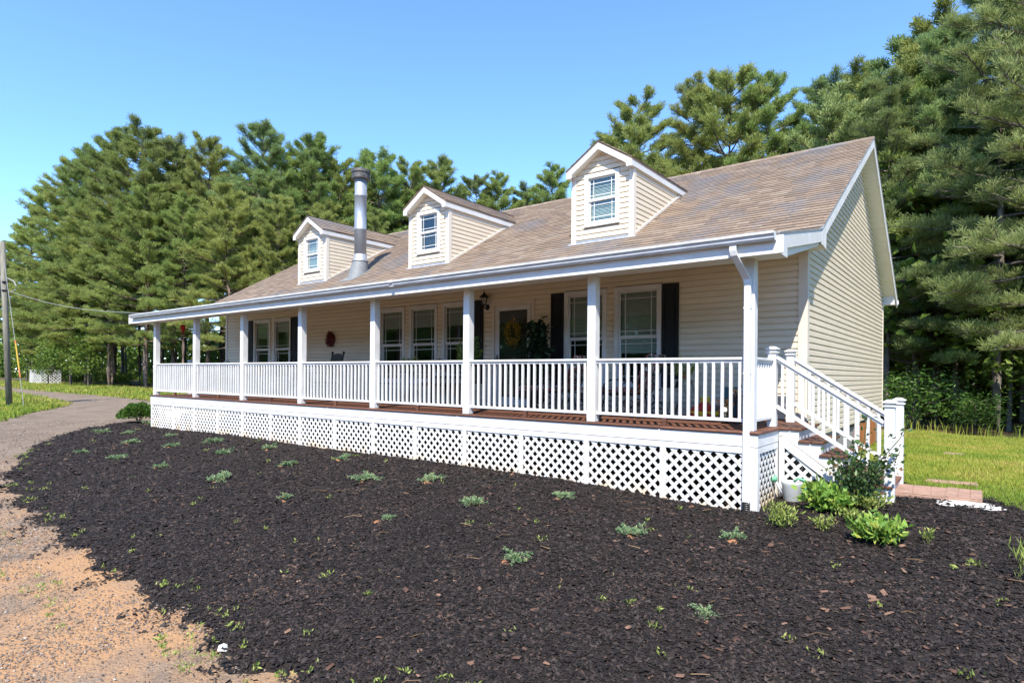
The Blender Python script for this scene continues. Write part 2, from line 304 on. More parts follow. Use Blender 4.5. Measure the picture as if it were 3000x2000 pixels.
def sheet(name,poly,cell,off,m,wa=.05,lump=0.0,label=None,feather=0):
    P=np.array(poly); x0,y0=P.min(0)-feather; x1,y1=P.max(0)+feather; nx=int((x1-x0)/cell)+2; ny=int((y1-y0)/cell)+2
    xs=x0+np.arange(nx)*cell; ys=y0+np.arange(ny)*cell; X,Y=np.meshgrid(xs,ys,indexing='ij')
    Z=GZ(X,Y)+off
    if lump: Z=Z+lump*(np.sin(X*9.1+2*np.sin(Y*7))*np.sin(Y*8.3)+.5*np.sin(X*23+Y*17)*np.sin(Y*29-X*11))
    if feather:
        wx,wy=wob(X,Y,wa); d=pdist(poly,wx,wy); Z=Z+(off+.05)*(np.clip(d/feather,-1.2,0))+ (lump*.0)
        k=(d>-feather*1.0)[:-1,:-1]
    cx=(X[:-1,:-1]+cell/2); cy=(Y[:-1,:-1]+cell/2); wx,wy=wob(cx,cy,wa); k=inside(poly,wx,wy) if not feather else k
    idx=np.arange(nx*ny).reshape(nx,ny); q=np.stack([idx[:-1,:-1],idx[1:,:-1],idx[1:,1:],idx[:-1,1:]],-1)[k]
    used=np.unique(q); rm=np.full(nx*ny,-1); rm[used]=np.arange(len(used))
    V=np.stack([X.ravel(),Y.ravel(),Z.ravel()],-1)[used]
    return obj(name,np_mesh(name,V,rm[q],m,True),kind='structure',label=label)
BED=[(-17.2,.9),(-18.9,.5),(-18.8,-.3),(-18.2,-1.3),(-16.1,-2.7),(-14.1,-3.7),(-12.4,-4.3),(-10.5,-4.6),(-9,-4.7),(-6,-4.95),(-4,-5.0),(-2.6,-5.1),(-1.5,-5.05),(.5,-5.2),(2.5,-5.2),(5,-4.5),(6.5,-2),(5.4,-.2),(3.6,.7),(2.6,1.22),(2.15,1.6),(1.4,2.2),(.1,2.5),(0,.9)]
DRIVE=[(-16.8,1.5),(-19.5,1.6),(-24,4.4),(-33,4.9),(-45,4.7),(-58,5.4),(-90,6.4),(-90,4.2),(-47.6,3.2),(-36.5,2.4),(-29.7,1.7),(-27.3,.6),(-25.8,-.6),(-24.6,-1.3),(-22.3,-2.3),(-20.5,-4.5),(-19,-8),(-15,-16),(8,-16),(9,-8),(7,-4),(2,-4.5),(-4,-4.6),(-10,-4.2),(-16,-2)]
LAWNL=[(-90,4.2),(-47.6,3.2),(-36.5,2.4),(-29.7,1.7),(-27.3,.6),(-25.8,-.6),(-24.6,-1.3),(-22.3,-2.3),(-20.5,-4.5),(-19,-8),(-30,-14),(-90,-14)]
STRIP=[(-90,6.4),(-58,5.4),(-45,4.7),(-33,4.9),(-24,4.4),(-21,6),(-24,9.5),(-33,9.6),(-46,10.6),(-60,12),(-90,12)]
LAWNR=[(1.4,2.2),(2.15,1.62),(2.6,1.22),(3.6,.7),(5.4,-.2),(9,-3),(16,2),(13,14),(5,15.4),(3,15.2),(1.6,15),(.4,15),(-3,15.3),(-12,14.5),(-19,12),(-19,11.7),(.1,11.7),(.1,2.5)]
def axis(a,b,near,c,g):   # graded coordinates, fine near c
    out=[c]; s=near
    while out[-1]<b: out.append(out[-1]+s); s*=g
    l=[c]; s=near
    while l[-1]>a: l.append(l[-1]-s); s*=g
    return np.array(l[:0:-1]+out)
gx=axis(-420,300,.5,-3,1.07); gy=axis(-300,500,.5,0,1.07)
X,Y=np.meshgrid(gx,gy,indexing='ij'); Zg=GZ(X,Y)-.035
idx=np.arange(X.size).reshape(X.shape); q=np.stack([idx[:-1,:-1],idx[1:,:-1],idx[1:,1:],idx[:-1,1:]],-1).reshape(-1,4)
obj('ground',np_mesh('ground',np.stack([X.ravel(),Y.ravel(),Zg.ravel()],-1),q,M['g_forest'],True),kind='structure')
sheet('driveway',DRIVE,.16,-.012,M['g_drive'],.09,.006)
sheet('lawn',LAWNL,.4,-.006,M['g_lawn'],.08)
sheet('grass_verge',STRIP,.4,-.006,M['g_lawn'],.2)
sheet('back_lawn',LAWNR,.14,0.004,M['g_lawn'],.05,.004)
sheet('mulch_bed',BED,.07,.018,M['g_bed'],.07,.012,feather=.30)
# ------------------------------------------------------------------ HOUSE
WY=2.55; BY=11.6; XL=-17.72; XR=.03; LAP=.1016
SL=.5655; SR=.624; RY=7.27; RZ=5.79; EY=2.08; EZ=2.855; XE=.34; XW=-18.03
def roofz(y): return EZ+SL*(y-EY) if y<=RY else RZ-SR*(y-RY)
house=thing('house','long single-storey beige house with tan shingled roof and three dormers','house',(-9,7,-1.0))
HP=Matrix.Translation(house.location).inverted()
def part(name,mb,m,parent=None,smooth=False,label=None,kind=None):
    o=obj(name,mb,parent if parent is not None else house,m=m if isinstance(mb,MB) else None,smooth=smooth,label=label,kind=kind)
    if parent is None: o.location=-Vector(house.location)
    return o
# siding board profile: (out, dz) ; Dutch lap
PROF=[(-.003,0),(.0225,0),(.0225,.010),(.0200,.069),(.007,.082),(.0015,.086),(.0015,LAP),(-.003,LAP)]
bcache={}
def board(parent,a0,a1,z0,plane,face,top=None,lim0=None,lim1=None):
    """one lap of siding. face 'y': on plane y facing -y along x; 'x': on plane x facing +x along y; 'w': facing -x along y"""
    vs=[]
    f0=lim0 if lim0 else (lambda z:a0); f1=lim1 if lim1 else (lambda z:a1)
    h=LAP if top is None else min(LAP,top-z0)
    if h<.012: return
    flat=(lim0 is None and lim1 is None)
    key=(face,round(a1-a0,2),round(h,3)) if flat else None
    if key in bcache: me=bcache[key]
    else:
        for e in (0,1):
            for o_,dz in PROF:
                dz=min(dz,h); z=z0+dz
                t=(a1-a0)*e if flat else ((f1(z) if e else f0(z))-a0)
                vs.append({'y':(t,-o_,dz),'x':(o_,t,dz),'w':(-o_,t,dz)}[face])
        n=len(PROF); fs=[tuple(range(n-1,-1,-1)),tuple(range(n,2*n))]+[(k,(k+1)%n,n+(k+1)%n,n+k) for k in range(n)]
        me=MB().add(vs,fs).mesh('siding_board',M['siding'])
        if key: bcache[key]=me
    loc={'y':(a0,plane,z0),'x':(plane,a0,z0),'w':(plane,a0,z0)}[face]
    obj('siding_board',me,parent,loc)
# openings on the front wall: (x0,x1,z0,z1)
WIN=[(-15.995,-15.03),(-14.885,-13.925),(-9.985,-9.03),(-8.875,-7.92),(-7.76,-6.815),(-4.39,-3.445),(-3.28,-2.335)]
WZ0,WZ1=.46,2.315
DOOR=(-6.255,-5.115,0.0,2.235)
OPEN=[(a,b,WZ0,WZ1) for a,b in WIN]+[DOOR]; OPEN.sort()
ZT=2.78
fw=MB(); xs=[XL]
for (a,b,c,d) in OPEN:
    fw.box(xs[-1],a+.04,WY,WY+.12,-.02,ZT); fw.box(a+.04,b-.04,WY,WY+.12,d-.04,ZT)
    if c>.1: fw.box(a+.04,b-.04,WY,WY+.12,-.02,c+.04)
    xs.append(b-.04)
fw.box(xs[-1],XR-.004,WY,WY+.12,-.02,ZT)
front_wall=part('front_wall',fw,M['core'])
z=.005; row=0
while z<ZT-.02:
    segs=[(XL+.09,XR-.10)]
    for (a,b,c,d) in OPEN:
        if z+LAP>c-.005 and z<d-.02:
            segs=[s for (p,q_) in segs for s in ((p,min(q_,a)),(max(p,b),q_)) if s[1]-s[0]>.02] if True else segs
    for p,q_ in segs:
        # 3.6 m vinyl lengths, staggered
        if q_-p>4.2:
            cut=p+1.2+((row*1.37)%2.2)
            while cut<q_-.6:
                board(front_wall,p,cut-.001,z,WY,'y',ZT); p=cut; cut+=3.66
        board(front_wall,p,q_,z,WY,'y',ZT)
    z+=LAP; row+=1
# gable wall
gw=MB(); gw.prism([(WY,-.30),(BY,-.30),(BY,roofz(BY)-.17),(RY,RZ-.17),(WY,roofz(WY)-.17)],XR-.16,XR-.004,'x')
gable_wall=part('gable_wall',gw,M['core'])
def gy0(z): return max(WY+.10,(z+.17-EZ)/SL+EY)
def gy1(z): return min(BY-.08,RY+(RZ-.17-z)/SR)
z=-.30
while z<RZ-.25:
    if z+LAP>2.2: board(gable_wall,gy0(z),gy1(z),z,XR,'x',RZ-.19,gy0,gy1)
    else: board(gable_wall,WY+.10,BY-.08,z,XR,'x')
    z+=LAP
lw=MB(); lw.prism([(WY,-.30),(BY,-.30),(BY,roofz(BY)-.17),(RY,RZ-.17),(WY,roofz(WY)-.17)],XL,XL+.16,'x'); part('left_wall',lw,M['siding'])
rw=MB(); rw.box(XL,XR-.01,BY-.12,BY,-.30,2.9); part('rear_wall',rw,M['siding'])
cb=MB(); cb.box(XR-.105,XR+.030,WY-.034,WY+.004,-.0,2.74); cb.box(XR-.003,XR+.030,WY+.004,WY+.10,-.30,2.86); part('corner_board',cb,M['cream'])
cb=MB(); cb.box(XR-.003,XR+.030,BY-.085,BY+.01,-.30,2.7); part('corner_board',cb,M['cream'])
cb=MB(); cb.box(XL-.012,XL+.09,WY-.034,WY+.004,0,2.66); part('corner_board',cb,M['cream'])
fd=MB(); fd.box(XL+.05,XR-.03,WY+.03,BY-.05,-1.6,-.30); part('foundation',fd,M['concrete'])
sk=MB(); sk.box(XL+.02,XR-.01,WY-.004,WY+.03,-1.2,-.02); part('skirting',sk,M['core'])
for (a,b) in ((7.3,8.35),(8.37,9.4),(9.42,10.45)):
    s=MB(); s.cbox(XR-.03,XR+.005,a,b,-1.08,-.36); part('access_panel',s,M['orange'])
for a in (6.7,8.3,9.9):
    s=MB(); s.box(XR-.03,XR+.012,a,a+.4,-.36,-.305)
    part('vent',s,M['blackpl'])
# interior, so that the glass shows a dim room
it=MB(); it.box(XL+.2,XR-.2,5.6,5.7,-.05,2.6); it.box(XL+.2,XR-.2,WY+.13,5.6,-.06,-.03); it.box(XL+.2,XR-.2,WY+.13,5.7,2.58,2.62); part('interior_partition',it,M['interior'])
# ---- windows
def window(parent,x0,x1,z0,z1,y,loc_off,tw=.085,blinds=None,split=.5,lab=None,sub=False,tm='white'):
    """frame mesh + sash, muntins, panes as children. y: wall surface plane facing -y"""
    fr=MB(); o=.040
    fr.box(x0,x0+tw,y-o,y+.03,z0,z1); fr.box(x1-tw,x1,y-o,y+.03,z0,z1); fr.box(x0+tw,x1-tw,y-o,y+.03,z1-tw,z1); fr.box(x0+tw,x1-tw,y-o,y+.03,z0,z0+tw*.8)
    fr.box(x0-.012,x1+.012,y-o-.012,y+.0,z0-.022,z0-.002)
    w_=obj('window' if not sub else 'window_frame',fr.mesh('window',M[tm]),parent)
    if loc_off is not None: w_.location=loc_off
    if lab: w_['label']=lab
    P_=w_ if not sub else parent
    gx0,gx1,gz0,gz1=x0+tw,x1-tw,z0+tw*.8,z1-tw; zm=gz0+(gz1-gz0)*split; s_=.028
    for (a,b,yy) in ((zm-.018,gz1,y+.002),(gz0,zm+.018,y+.028)):
        sa=MB(); sa.box(gx0,gx0+s_,yy,yy+.024,a,b); sa.box(gx1-s_,gx1,yy,yy+.024,a,b); tb,bb=(s_,s_*1.9) if a>gz0+.01 else (s_*1.6,s_*1.2); sa.box(gx0+s_,gx1-s_,yy,yy+.024,b-tb,b); sa.box(gx0+s_,gx1-s_,yy,yy+.024,a,a+bb)
        obj('sash',sa.mesh('sash',M['white']),P_)
        mu=MB(); u0,u1,v0,v1=gx0+s_,gx1-s_,a+s_*1.2,b-s_*1.2; k=.014; dx=(u1-u0)*.14; dz=dx
        for xx in (u0+dx,u1-dx): mu.box(xx-k/2,xx+k/2,yy+.001,yy+.007,v0,v1)
        for zz in (v0+dz,v1-dz): mu.box(u0,u1,yy+.0015,yy+.0065,zz-k/2,zz+k/2)
        obj('muntin_grid',mu.mesh('muntin_grid',M['blind']),P_)
        pn=MB(); pn.box(u0-.004,u1+.004,yy+.008,yy+.011,v0-.004,v1+.004)
        obj('pane',pn.mesh('pane',M['glass']),P_)
    if blinds:
        bl=MB(); n=int((gz1-blinds-gz0)/.028)
        zz=gz1-.02
        while zz>blinds: bl.add([(gx0+.02,y+.060,zz-.011),(gx1-.02,y+.060,zz-.011),(gx1-.02,y+.078,zz+.012),(gx0+.02,y+.078,zz+.012)],[(0,1,2,3)]); zz-=.027
        obj('blind',bl.mesh('blind',M['blind']),P_)
    return w_
HO=-Vector(house.location)
wl=['leftmost porch window beside a dark shutter','second porch window from the left beside a dark shutter','left window of the middle three','middle window of the middle three','right window of the middle three beside a dark shutter','left window of the right-hand pair','right window of the right-hand pair with lowered blinds']
for i,(a,b) in enumerate(WIN): window(house,a,b,WZ0,WZ1,WY,HO,blinds=(1.75,1.9,1.8,1.8,1.8,1.45,1.1)[i],lab=wl[i])
def shutter(x0,x1,z0=.47,z1=2.305):
    s=MB(); y=WY-.0228; k=.045
    s.box(x0,x1,y-.022,y,z0,z1)
    s.box(x0,x0+k,y-.036,y-.022,z0,z1); s.box(x1-k,x1,y-.036,y-.022,z0,z1)
    zm=z0+(z1-z0)*.42
    for a,b in ((z0,z0+k*1.6),(zm-k,zm+k),(z1-k*1.6,z1)): s.box(x0+k,x1-k,y-.036,y-.022,a,b)
    for a,b in ((z0+k*2.2,zm-k*1.6),(zm+k*1.6,z1-k*2.2)): s.box(x0+k*1.6,x1-k*1.6,y-.030,y-.022,a,b)
    part('shutter',s,M['shutter'])
for a,b in ((-16.34,-16.01),(-13.91,-13.58),(-6.80,-6.50),(-4.70,-4.405),(-2.32,-2.015)): shutter(a,b)
# ---- front door: casing, storm door, panel door behind
x0,x1,_,zt=DOOR
c=MB(); t=.075
for (a,b,cc,d) in ((x0,x0+t,.0,zt),(x1-t,x1,.0,zt),(x0+t,x1-t,zt-t,zt)): c.box(a,b,WY-.042,WY+.05,cc,d)
for (a,b,cc,d) in ((x0+t,x0+t+.03,.02,zt-t),(x1-t-.03,x1-t,.02,zt-t),(x0+t+.03,x1-t-.03,zt-t-.03,zt-t)): c.box(a,b,WY-.012,WY+.05,cc,d)
c.box(x0+.01,x1-.01,WY-.06,WY+.05,0.006,.02)
door=part('door',c,M['cream'],label='storm door with full-length glass and yellow wreath')
s=MB(); a,b,lo,hi=x0+t+.035,x1-t-.035,.03,zt-t-.035; k=.085
s.box(a,a+k,WY-.022,WY+.008,lo,hi); s.box(b-k,b,WY-.022,WY+.008,lo,hi); s.box(a+k,b-k,WY-.022,WY+.008,hi-k,hi); s.box(a+k,b-k,WY-.022,WY+.008,lo,lo+.17)
part('storm_door_frame',s,M['white'],door)
s=MB(); s.box(a+k-.004,b-k+.004,WY-.008,WY-.004,lo+.166,hi-k+.004); part('pane',s,M['glass'],door)
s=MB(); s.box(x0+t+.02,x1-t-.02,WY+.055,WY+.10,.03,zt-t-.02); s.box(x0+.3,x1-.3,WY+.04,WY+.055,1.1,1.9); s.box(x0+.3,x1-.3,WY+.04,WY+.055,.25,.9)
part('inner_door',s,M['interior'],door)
h=MB(); h.box(a+.022,a+.052,WY-.03,WY-.022,.93,1.10); h.tube([(a+.037,WY-.03,1.02),(a+.037,WY-.075,1.02),(a+.12,WY-.078,1.01)],.011,8); part('handle',h,M['iron'],door)
pl=MB(); pl.box(-6.49,-6.262,WY-.036,WY,2.02,2.285); part('mounting_block',pl,M['cream'])
# ---- main roof
def roofslab(name,x0,x1):
    r=MB(); th=.10
    r.prism([(EY,EZ),(RY,RZ),(BY+.42,RZ-SR*(BY+.42-RY)),(BY+.42,RZ-SR*(BY+.42-RY)-th),(RY,RZ-th-.02),(EY,EZ-th)],x0,x1,'x'); return r
roof=part('roof',roofslab('roof',XW+.03,XE-.03),M['shingle'],label='tan architectural shingle roof with grey weathering')
pr=MB(); PY0,PZ0=-.30,2.335
pr.prism([(PY0,PZ0),(EY+.15,EZ-.004),(EY+.15,EZ-.11),(PY0,PZ0-.05)],XW+.03,XE-.028,'x'); part('porch_roof',pr,M['shingle'])
pc=MB(); pc.prism([(.16,2.125),(WY-.002,2.70),(WY-.002,2.72),(.16,2.145)],XW+.05,XE-.05,'x'); part('porch_ceiling',pc,M['soffit'])
ep=MB(); ep.prism([(.16,2.147),(WY-.004,2.722),(WY-.004,2.80),(EY,2.745),(.16,2.32)],XE-.065,XE-.045,'x'); part('porch_end_panel',ep,M['soffit'])
ps=MB(); ps.box(XW+.05,XE-.036,-.262,.165,2.112,2.123); part('porch_soffit',ps,M['soffit'])
pf=MB(); pf.box(XW+.04,XE+.05,-.298,-.264,2.095,2.30); part('porch_fascia',pf,M['white'])
# shingles
def shingle_mesh(wd,dp=.20,th=.015,seed=0):
    r=random.Random(seed); j=lambda:r.uniform(-.006,.006)
    a,b=-wd/2+.0025,wd/2-.0025
    # local: x along eave, y up slope, z out. lower edge lifted
    v=[(a,j(),0.003),(b,j(),0.003),(b,dp,0.0),(a,dp,0.0),(a,j(),th+.004),(b,j(),th+.004),(b,dp,.002),(a,dp,.002)]
    v[4]=(a,v[0][1],th+.004+r.uniform(0,.003)); v[5]=(b,v[1][1],th+.004+r.uniform(0,.003))
    return v,[(0,1,5,4),(1,2,6,5),(3,0,4,7),(4,5,6,7)]
exp_=.142; th_=math.atan(SL); slen=math.hypot(RY-EY,RZ-EZ); nr=int(slen/exp_)
ROT=Matrix.Rotation(th_,4,'X')
DORM=[(-13.46,2.92),(-8.63,2.93),(-3.79,2.94)]
def in_dormer(x,y):
    for xc,yf in DORM:
        if abs(x-xc)<.64 and y>yf+.06 and y<5.2-abs(x-xc)*.3: return True
    return False
alls=[]
for r_ in range(nr):
    y=EY+r_*exp_*math.cos(th_); z_=EZ+r_*exp_*math.sin(th_); x=XW-.01+((r_*.137)%.33)-.33
    while x<XE+.01:
        wd=random.choice((.165,.22,.30,.33,.26)); a=max(x,XW-.01); b=min(x+wd,XE+.012)
        if b-a>.04 and not in_dormer((a+b)/2,y): alls.append(((a+b)/2,y,z_,b-a))
        x+=wd
cx,cy,cz=CAM
def viskey(s): return (s[0]-cx)**2+(s[1]-cy)**2+(s[2]-cz)**2
alls.sort(key=viskey)
near=[s for s in alls if s[1]>2.6 and s[0]>-2.9][:300]; nset=set(id(s) for s in near)
shc={}
for s in near:
    k=round(s[3],2)
    if k not in shc: v,f=shingle_mesh(k,seed=int(k*100)); shc[k]=MB().add(v,f).mesh('shingle',M['shingle'])
    o=obj('shingle',shc[k],roof); o.matrix_local=Matrix.Translation((s[0],s[1],s[2]))@Matrix.Rotation(th_+random.uniform(-.006,.006),4,'X')
mb=MB()
for i,s in enumerate(alls):
    if id(s) in nset: continue
    v,f=shingle_mesh(s[3],seed=i); T=Matrix.Translation((s[0],s[1],s[2]))@ROT; mb.add([T@Vector(p) for p in v],f)
part('shingle_field',mb,M['shingle'],roof,kind='stuff')
rc=MB(); x=XW
while x<XE:
    x2=min(x+.29,XE+.012); h=random.uniform(.0,.006)
    rc.add([(x,RY-.15,RZ-.15*SL+.016+h),(x2,RY-.15,RZ-.15*SL+.012),(x2,RY,RZ+.022),(x,RY,RZ+.027+h),(x2,RY+.15,RZ-.15*SR+.012),(x,RY+.15,RZ-.15*SR+.016)],[(0,1,2,3),(3,2,4,5)]); x+=.145
part('ridge_cap',rc,M['shingle'],roof,kind='stuff')
# rakes
for (xa,xb) in ((XE-.03,XE),(XW,XW+.03)):
    rk=MB(); hh=.20
    rk.prism([(EY-.02,EZ-.02),(RY,RZ-.012),(RY,RZ-.012-hh),(EY+.30,EZ+.28*SL-hh),(EY+.28,EZ-.27),(EY-.02,EZ-.245)],xa,xb,'x'); part('rake_board',rk,M['white'])
    rk=MB(); rk.prism([(RY,RZ-.012),(BY+.42,RZ-SR*(BY+.42-RY)-.012),(BY+.42,RZ-SR*(BY+.42-RY)-hh-.03),(BY+.30,RZ-SR*(BY+.30-RY)-hh-.03),(RY,RZ-.012-hh)],xa+.001,xb-.001,'x'); part('rake_board',rk,M['white'])
    rk=MB(); rk.prism([(PY0+.03,PZ0-.012),(EY-.021,EZ-.035),(EY-.021,EZ-.215),(PY0+.40,PZ0-.115),(PY0+.40,PZ0-.235),(PY0+.03,PZ0-.235)],xa+.0015,xb-.0015,'x'); part('porch_rake_board',rk,M['white'])
de=MB(); de.prism([(EY-.02,EZ-.018),(RY,RZ-.006),(RY,RZ+.004),(EY-.02,EZ-.008)],XE-.02,XE+.012,'x'); de.prism([(RY,RZ-.006),(BY+.44,RZ-SR*(BY+.44-RY)-.006),(BY+.44,RZ-SR*(BY+.44-RY)+.004),(RY,RZ+.004)],XE-.02,XE+.012,'x')
de.prism([(PY0,PZ0-.01),(EY-.021,EZ-.03),(EY-.021,EZ-.018),(PY0,PZ0+.004)],XE-.02,XE+.010,'x'); part('drip_edge',de,M['flash'])
# rake soffits with panel grooves
so=MB(); so.prism([(WY+.004,roofz(WY)-.215),(RY,RZ-.205),(RY,RZ-.19),(WY+.004,roofz(WY)-.20)],XR+.012,XE-.031,'x'); part('rake_soffit',so,M['soffit'])
so=MB(); y=RY
while y<BY+.3:
    y2=min(y+.10,BY+.3); so.prism([(y,RZ-SR*(y-RY)-.205),(y2-.006,RZ-SR*(y2-.006-RY)-.205),(y2-.006,RZ-SR*(y2-.006-RY)-.19),(y,RZ-SR*(y-RY)-.19)],XR+.012,XE-.031,'x'); y=y2
so.prism([(RY,RZ-.189),(BY+.3,RZ-SR*(BY+.3-RY)-.189),(BY+.3,RZ-SR*(BY+.3-RY)-.18),(RY,RZ-.18)],XR+.012,XE-.031,'x'); part('rake_soffit',so,M['soffit'])
rb=MB(); zb=RZ-SR*(BY+.30-RY)-.235; rb.box(XR+.012,XE-.035,BY+.02,BY+.30,zb-.015,zb+.20); part('eave_return',rb,M['white'])
rb=MB(); rb.box(XR+.012,XE-.035,EY+.02,WY-.02,EZ-.245,EZ-.20); part('eave_return',rb,M['soffit'])
rg=MB(); ze=RZ-SR*(BY+.42-RY); rg.box(XW,XE+.02,BY+.42,BY+.54,ze-.14,ze-.03); part('rear_gutter',rg,M['gutter'])
# front gutter: K profile, in two lengths with a joint
def gutter(x0,x1):
    p=[(-.300,2.335),(-.300,2.236),(-.372,2.236),(-.392,2.262),(-.396,2.290),(-.418,2.308),(-.420,2.338),(-.411,2.338),(-.409,2.314),(-.387,2.296),(-.383,2.266),(-.368,2.246),(-.309,2.246),(-.309,2.335)]
    g=MB(); n=len(p); vs=[(x0,y,z) for y,z in p]+[(x1,y,z) for y,z in p]; fs=[(k,(k+1)%n,n+(k+1)%n,n+k) for k in range(n)]
    g.add(vs,fs)
    for xx in (x0,x1): g.add([(xx,-.302,2.333),(xx,-.302,2.238),(xx,-.372,2.238),(xx,-.394,2.266),(xx,-.418,2.31),(xx,-.418,2.336)],[(0,1,2,3,4,5)])
    return g
G1=part('gutter',gutter(-17.66,-6.2),M['gutter']); G2_=part('gutter',gutter(-6.2,.312),M['gutter'])
jt=MB(); jt.box(-6.24,-6.16,-.424,-.40,2.300,2.342); jt.box(-6.24,-6.16,-.40,-.30,2.228,2.235); part('gutter_joint',jt,M['gutter'],G2_)
# downspout with elbow and black drain
ds=MB(); dx=-.08
ds.prism([(-.36,2.24),(-.29,2.24),(-.285,2.18),(-.29,2.14),(-.09,1.93),(-.005,1.86),(-.005,1.80),(-.075,1.80),(-.075,1.86),(-.30,2.07),(-.345,2.11),(-.365,2.17)],dx-.125,dx-.045,'x')
# shear the elbow sideways towards the post
for i,v in enumerate(ds.v):
    k=min(max((2.14-v[2])/.30,0),1); ds.v[i]=(v[0]+.085*k,v[1],v[2])
ds.cbox(dx-.040,dx+.040,-.072,-.004,-.02,1.82,.008); ds.cbox(dx-.044,dx+.044,-.076,-.002,-.88,.0,.008)
for zz in (1.5,.7): ds.box(dx-.043,dx+.043,-.0745,-.001,zz,zz+.022)
down=part('downspout',ds,M['white'])
cp=MB(); prof=[]
for k in range(14): prof.append((.046 if k%2 else .055,-.86-.012*k))
cp.lathe(prof,(dx,-.04,0),18); part('corrugated_drain',cp,M['blackpl'],down)
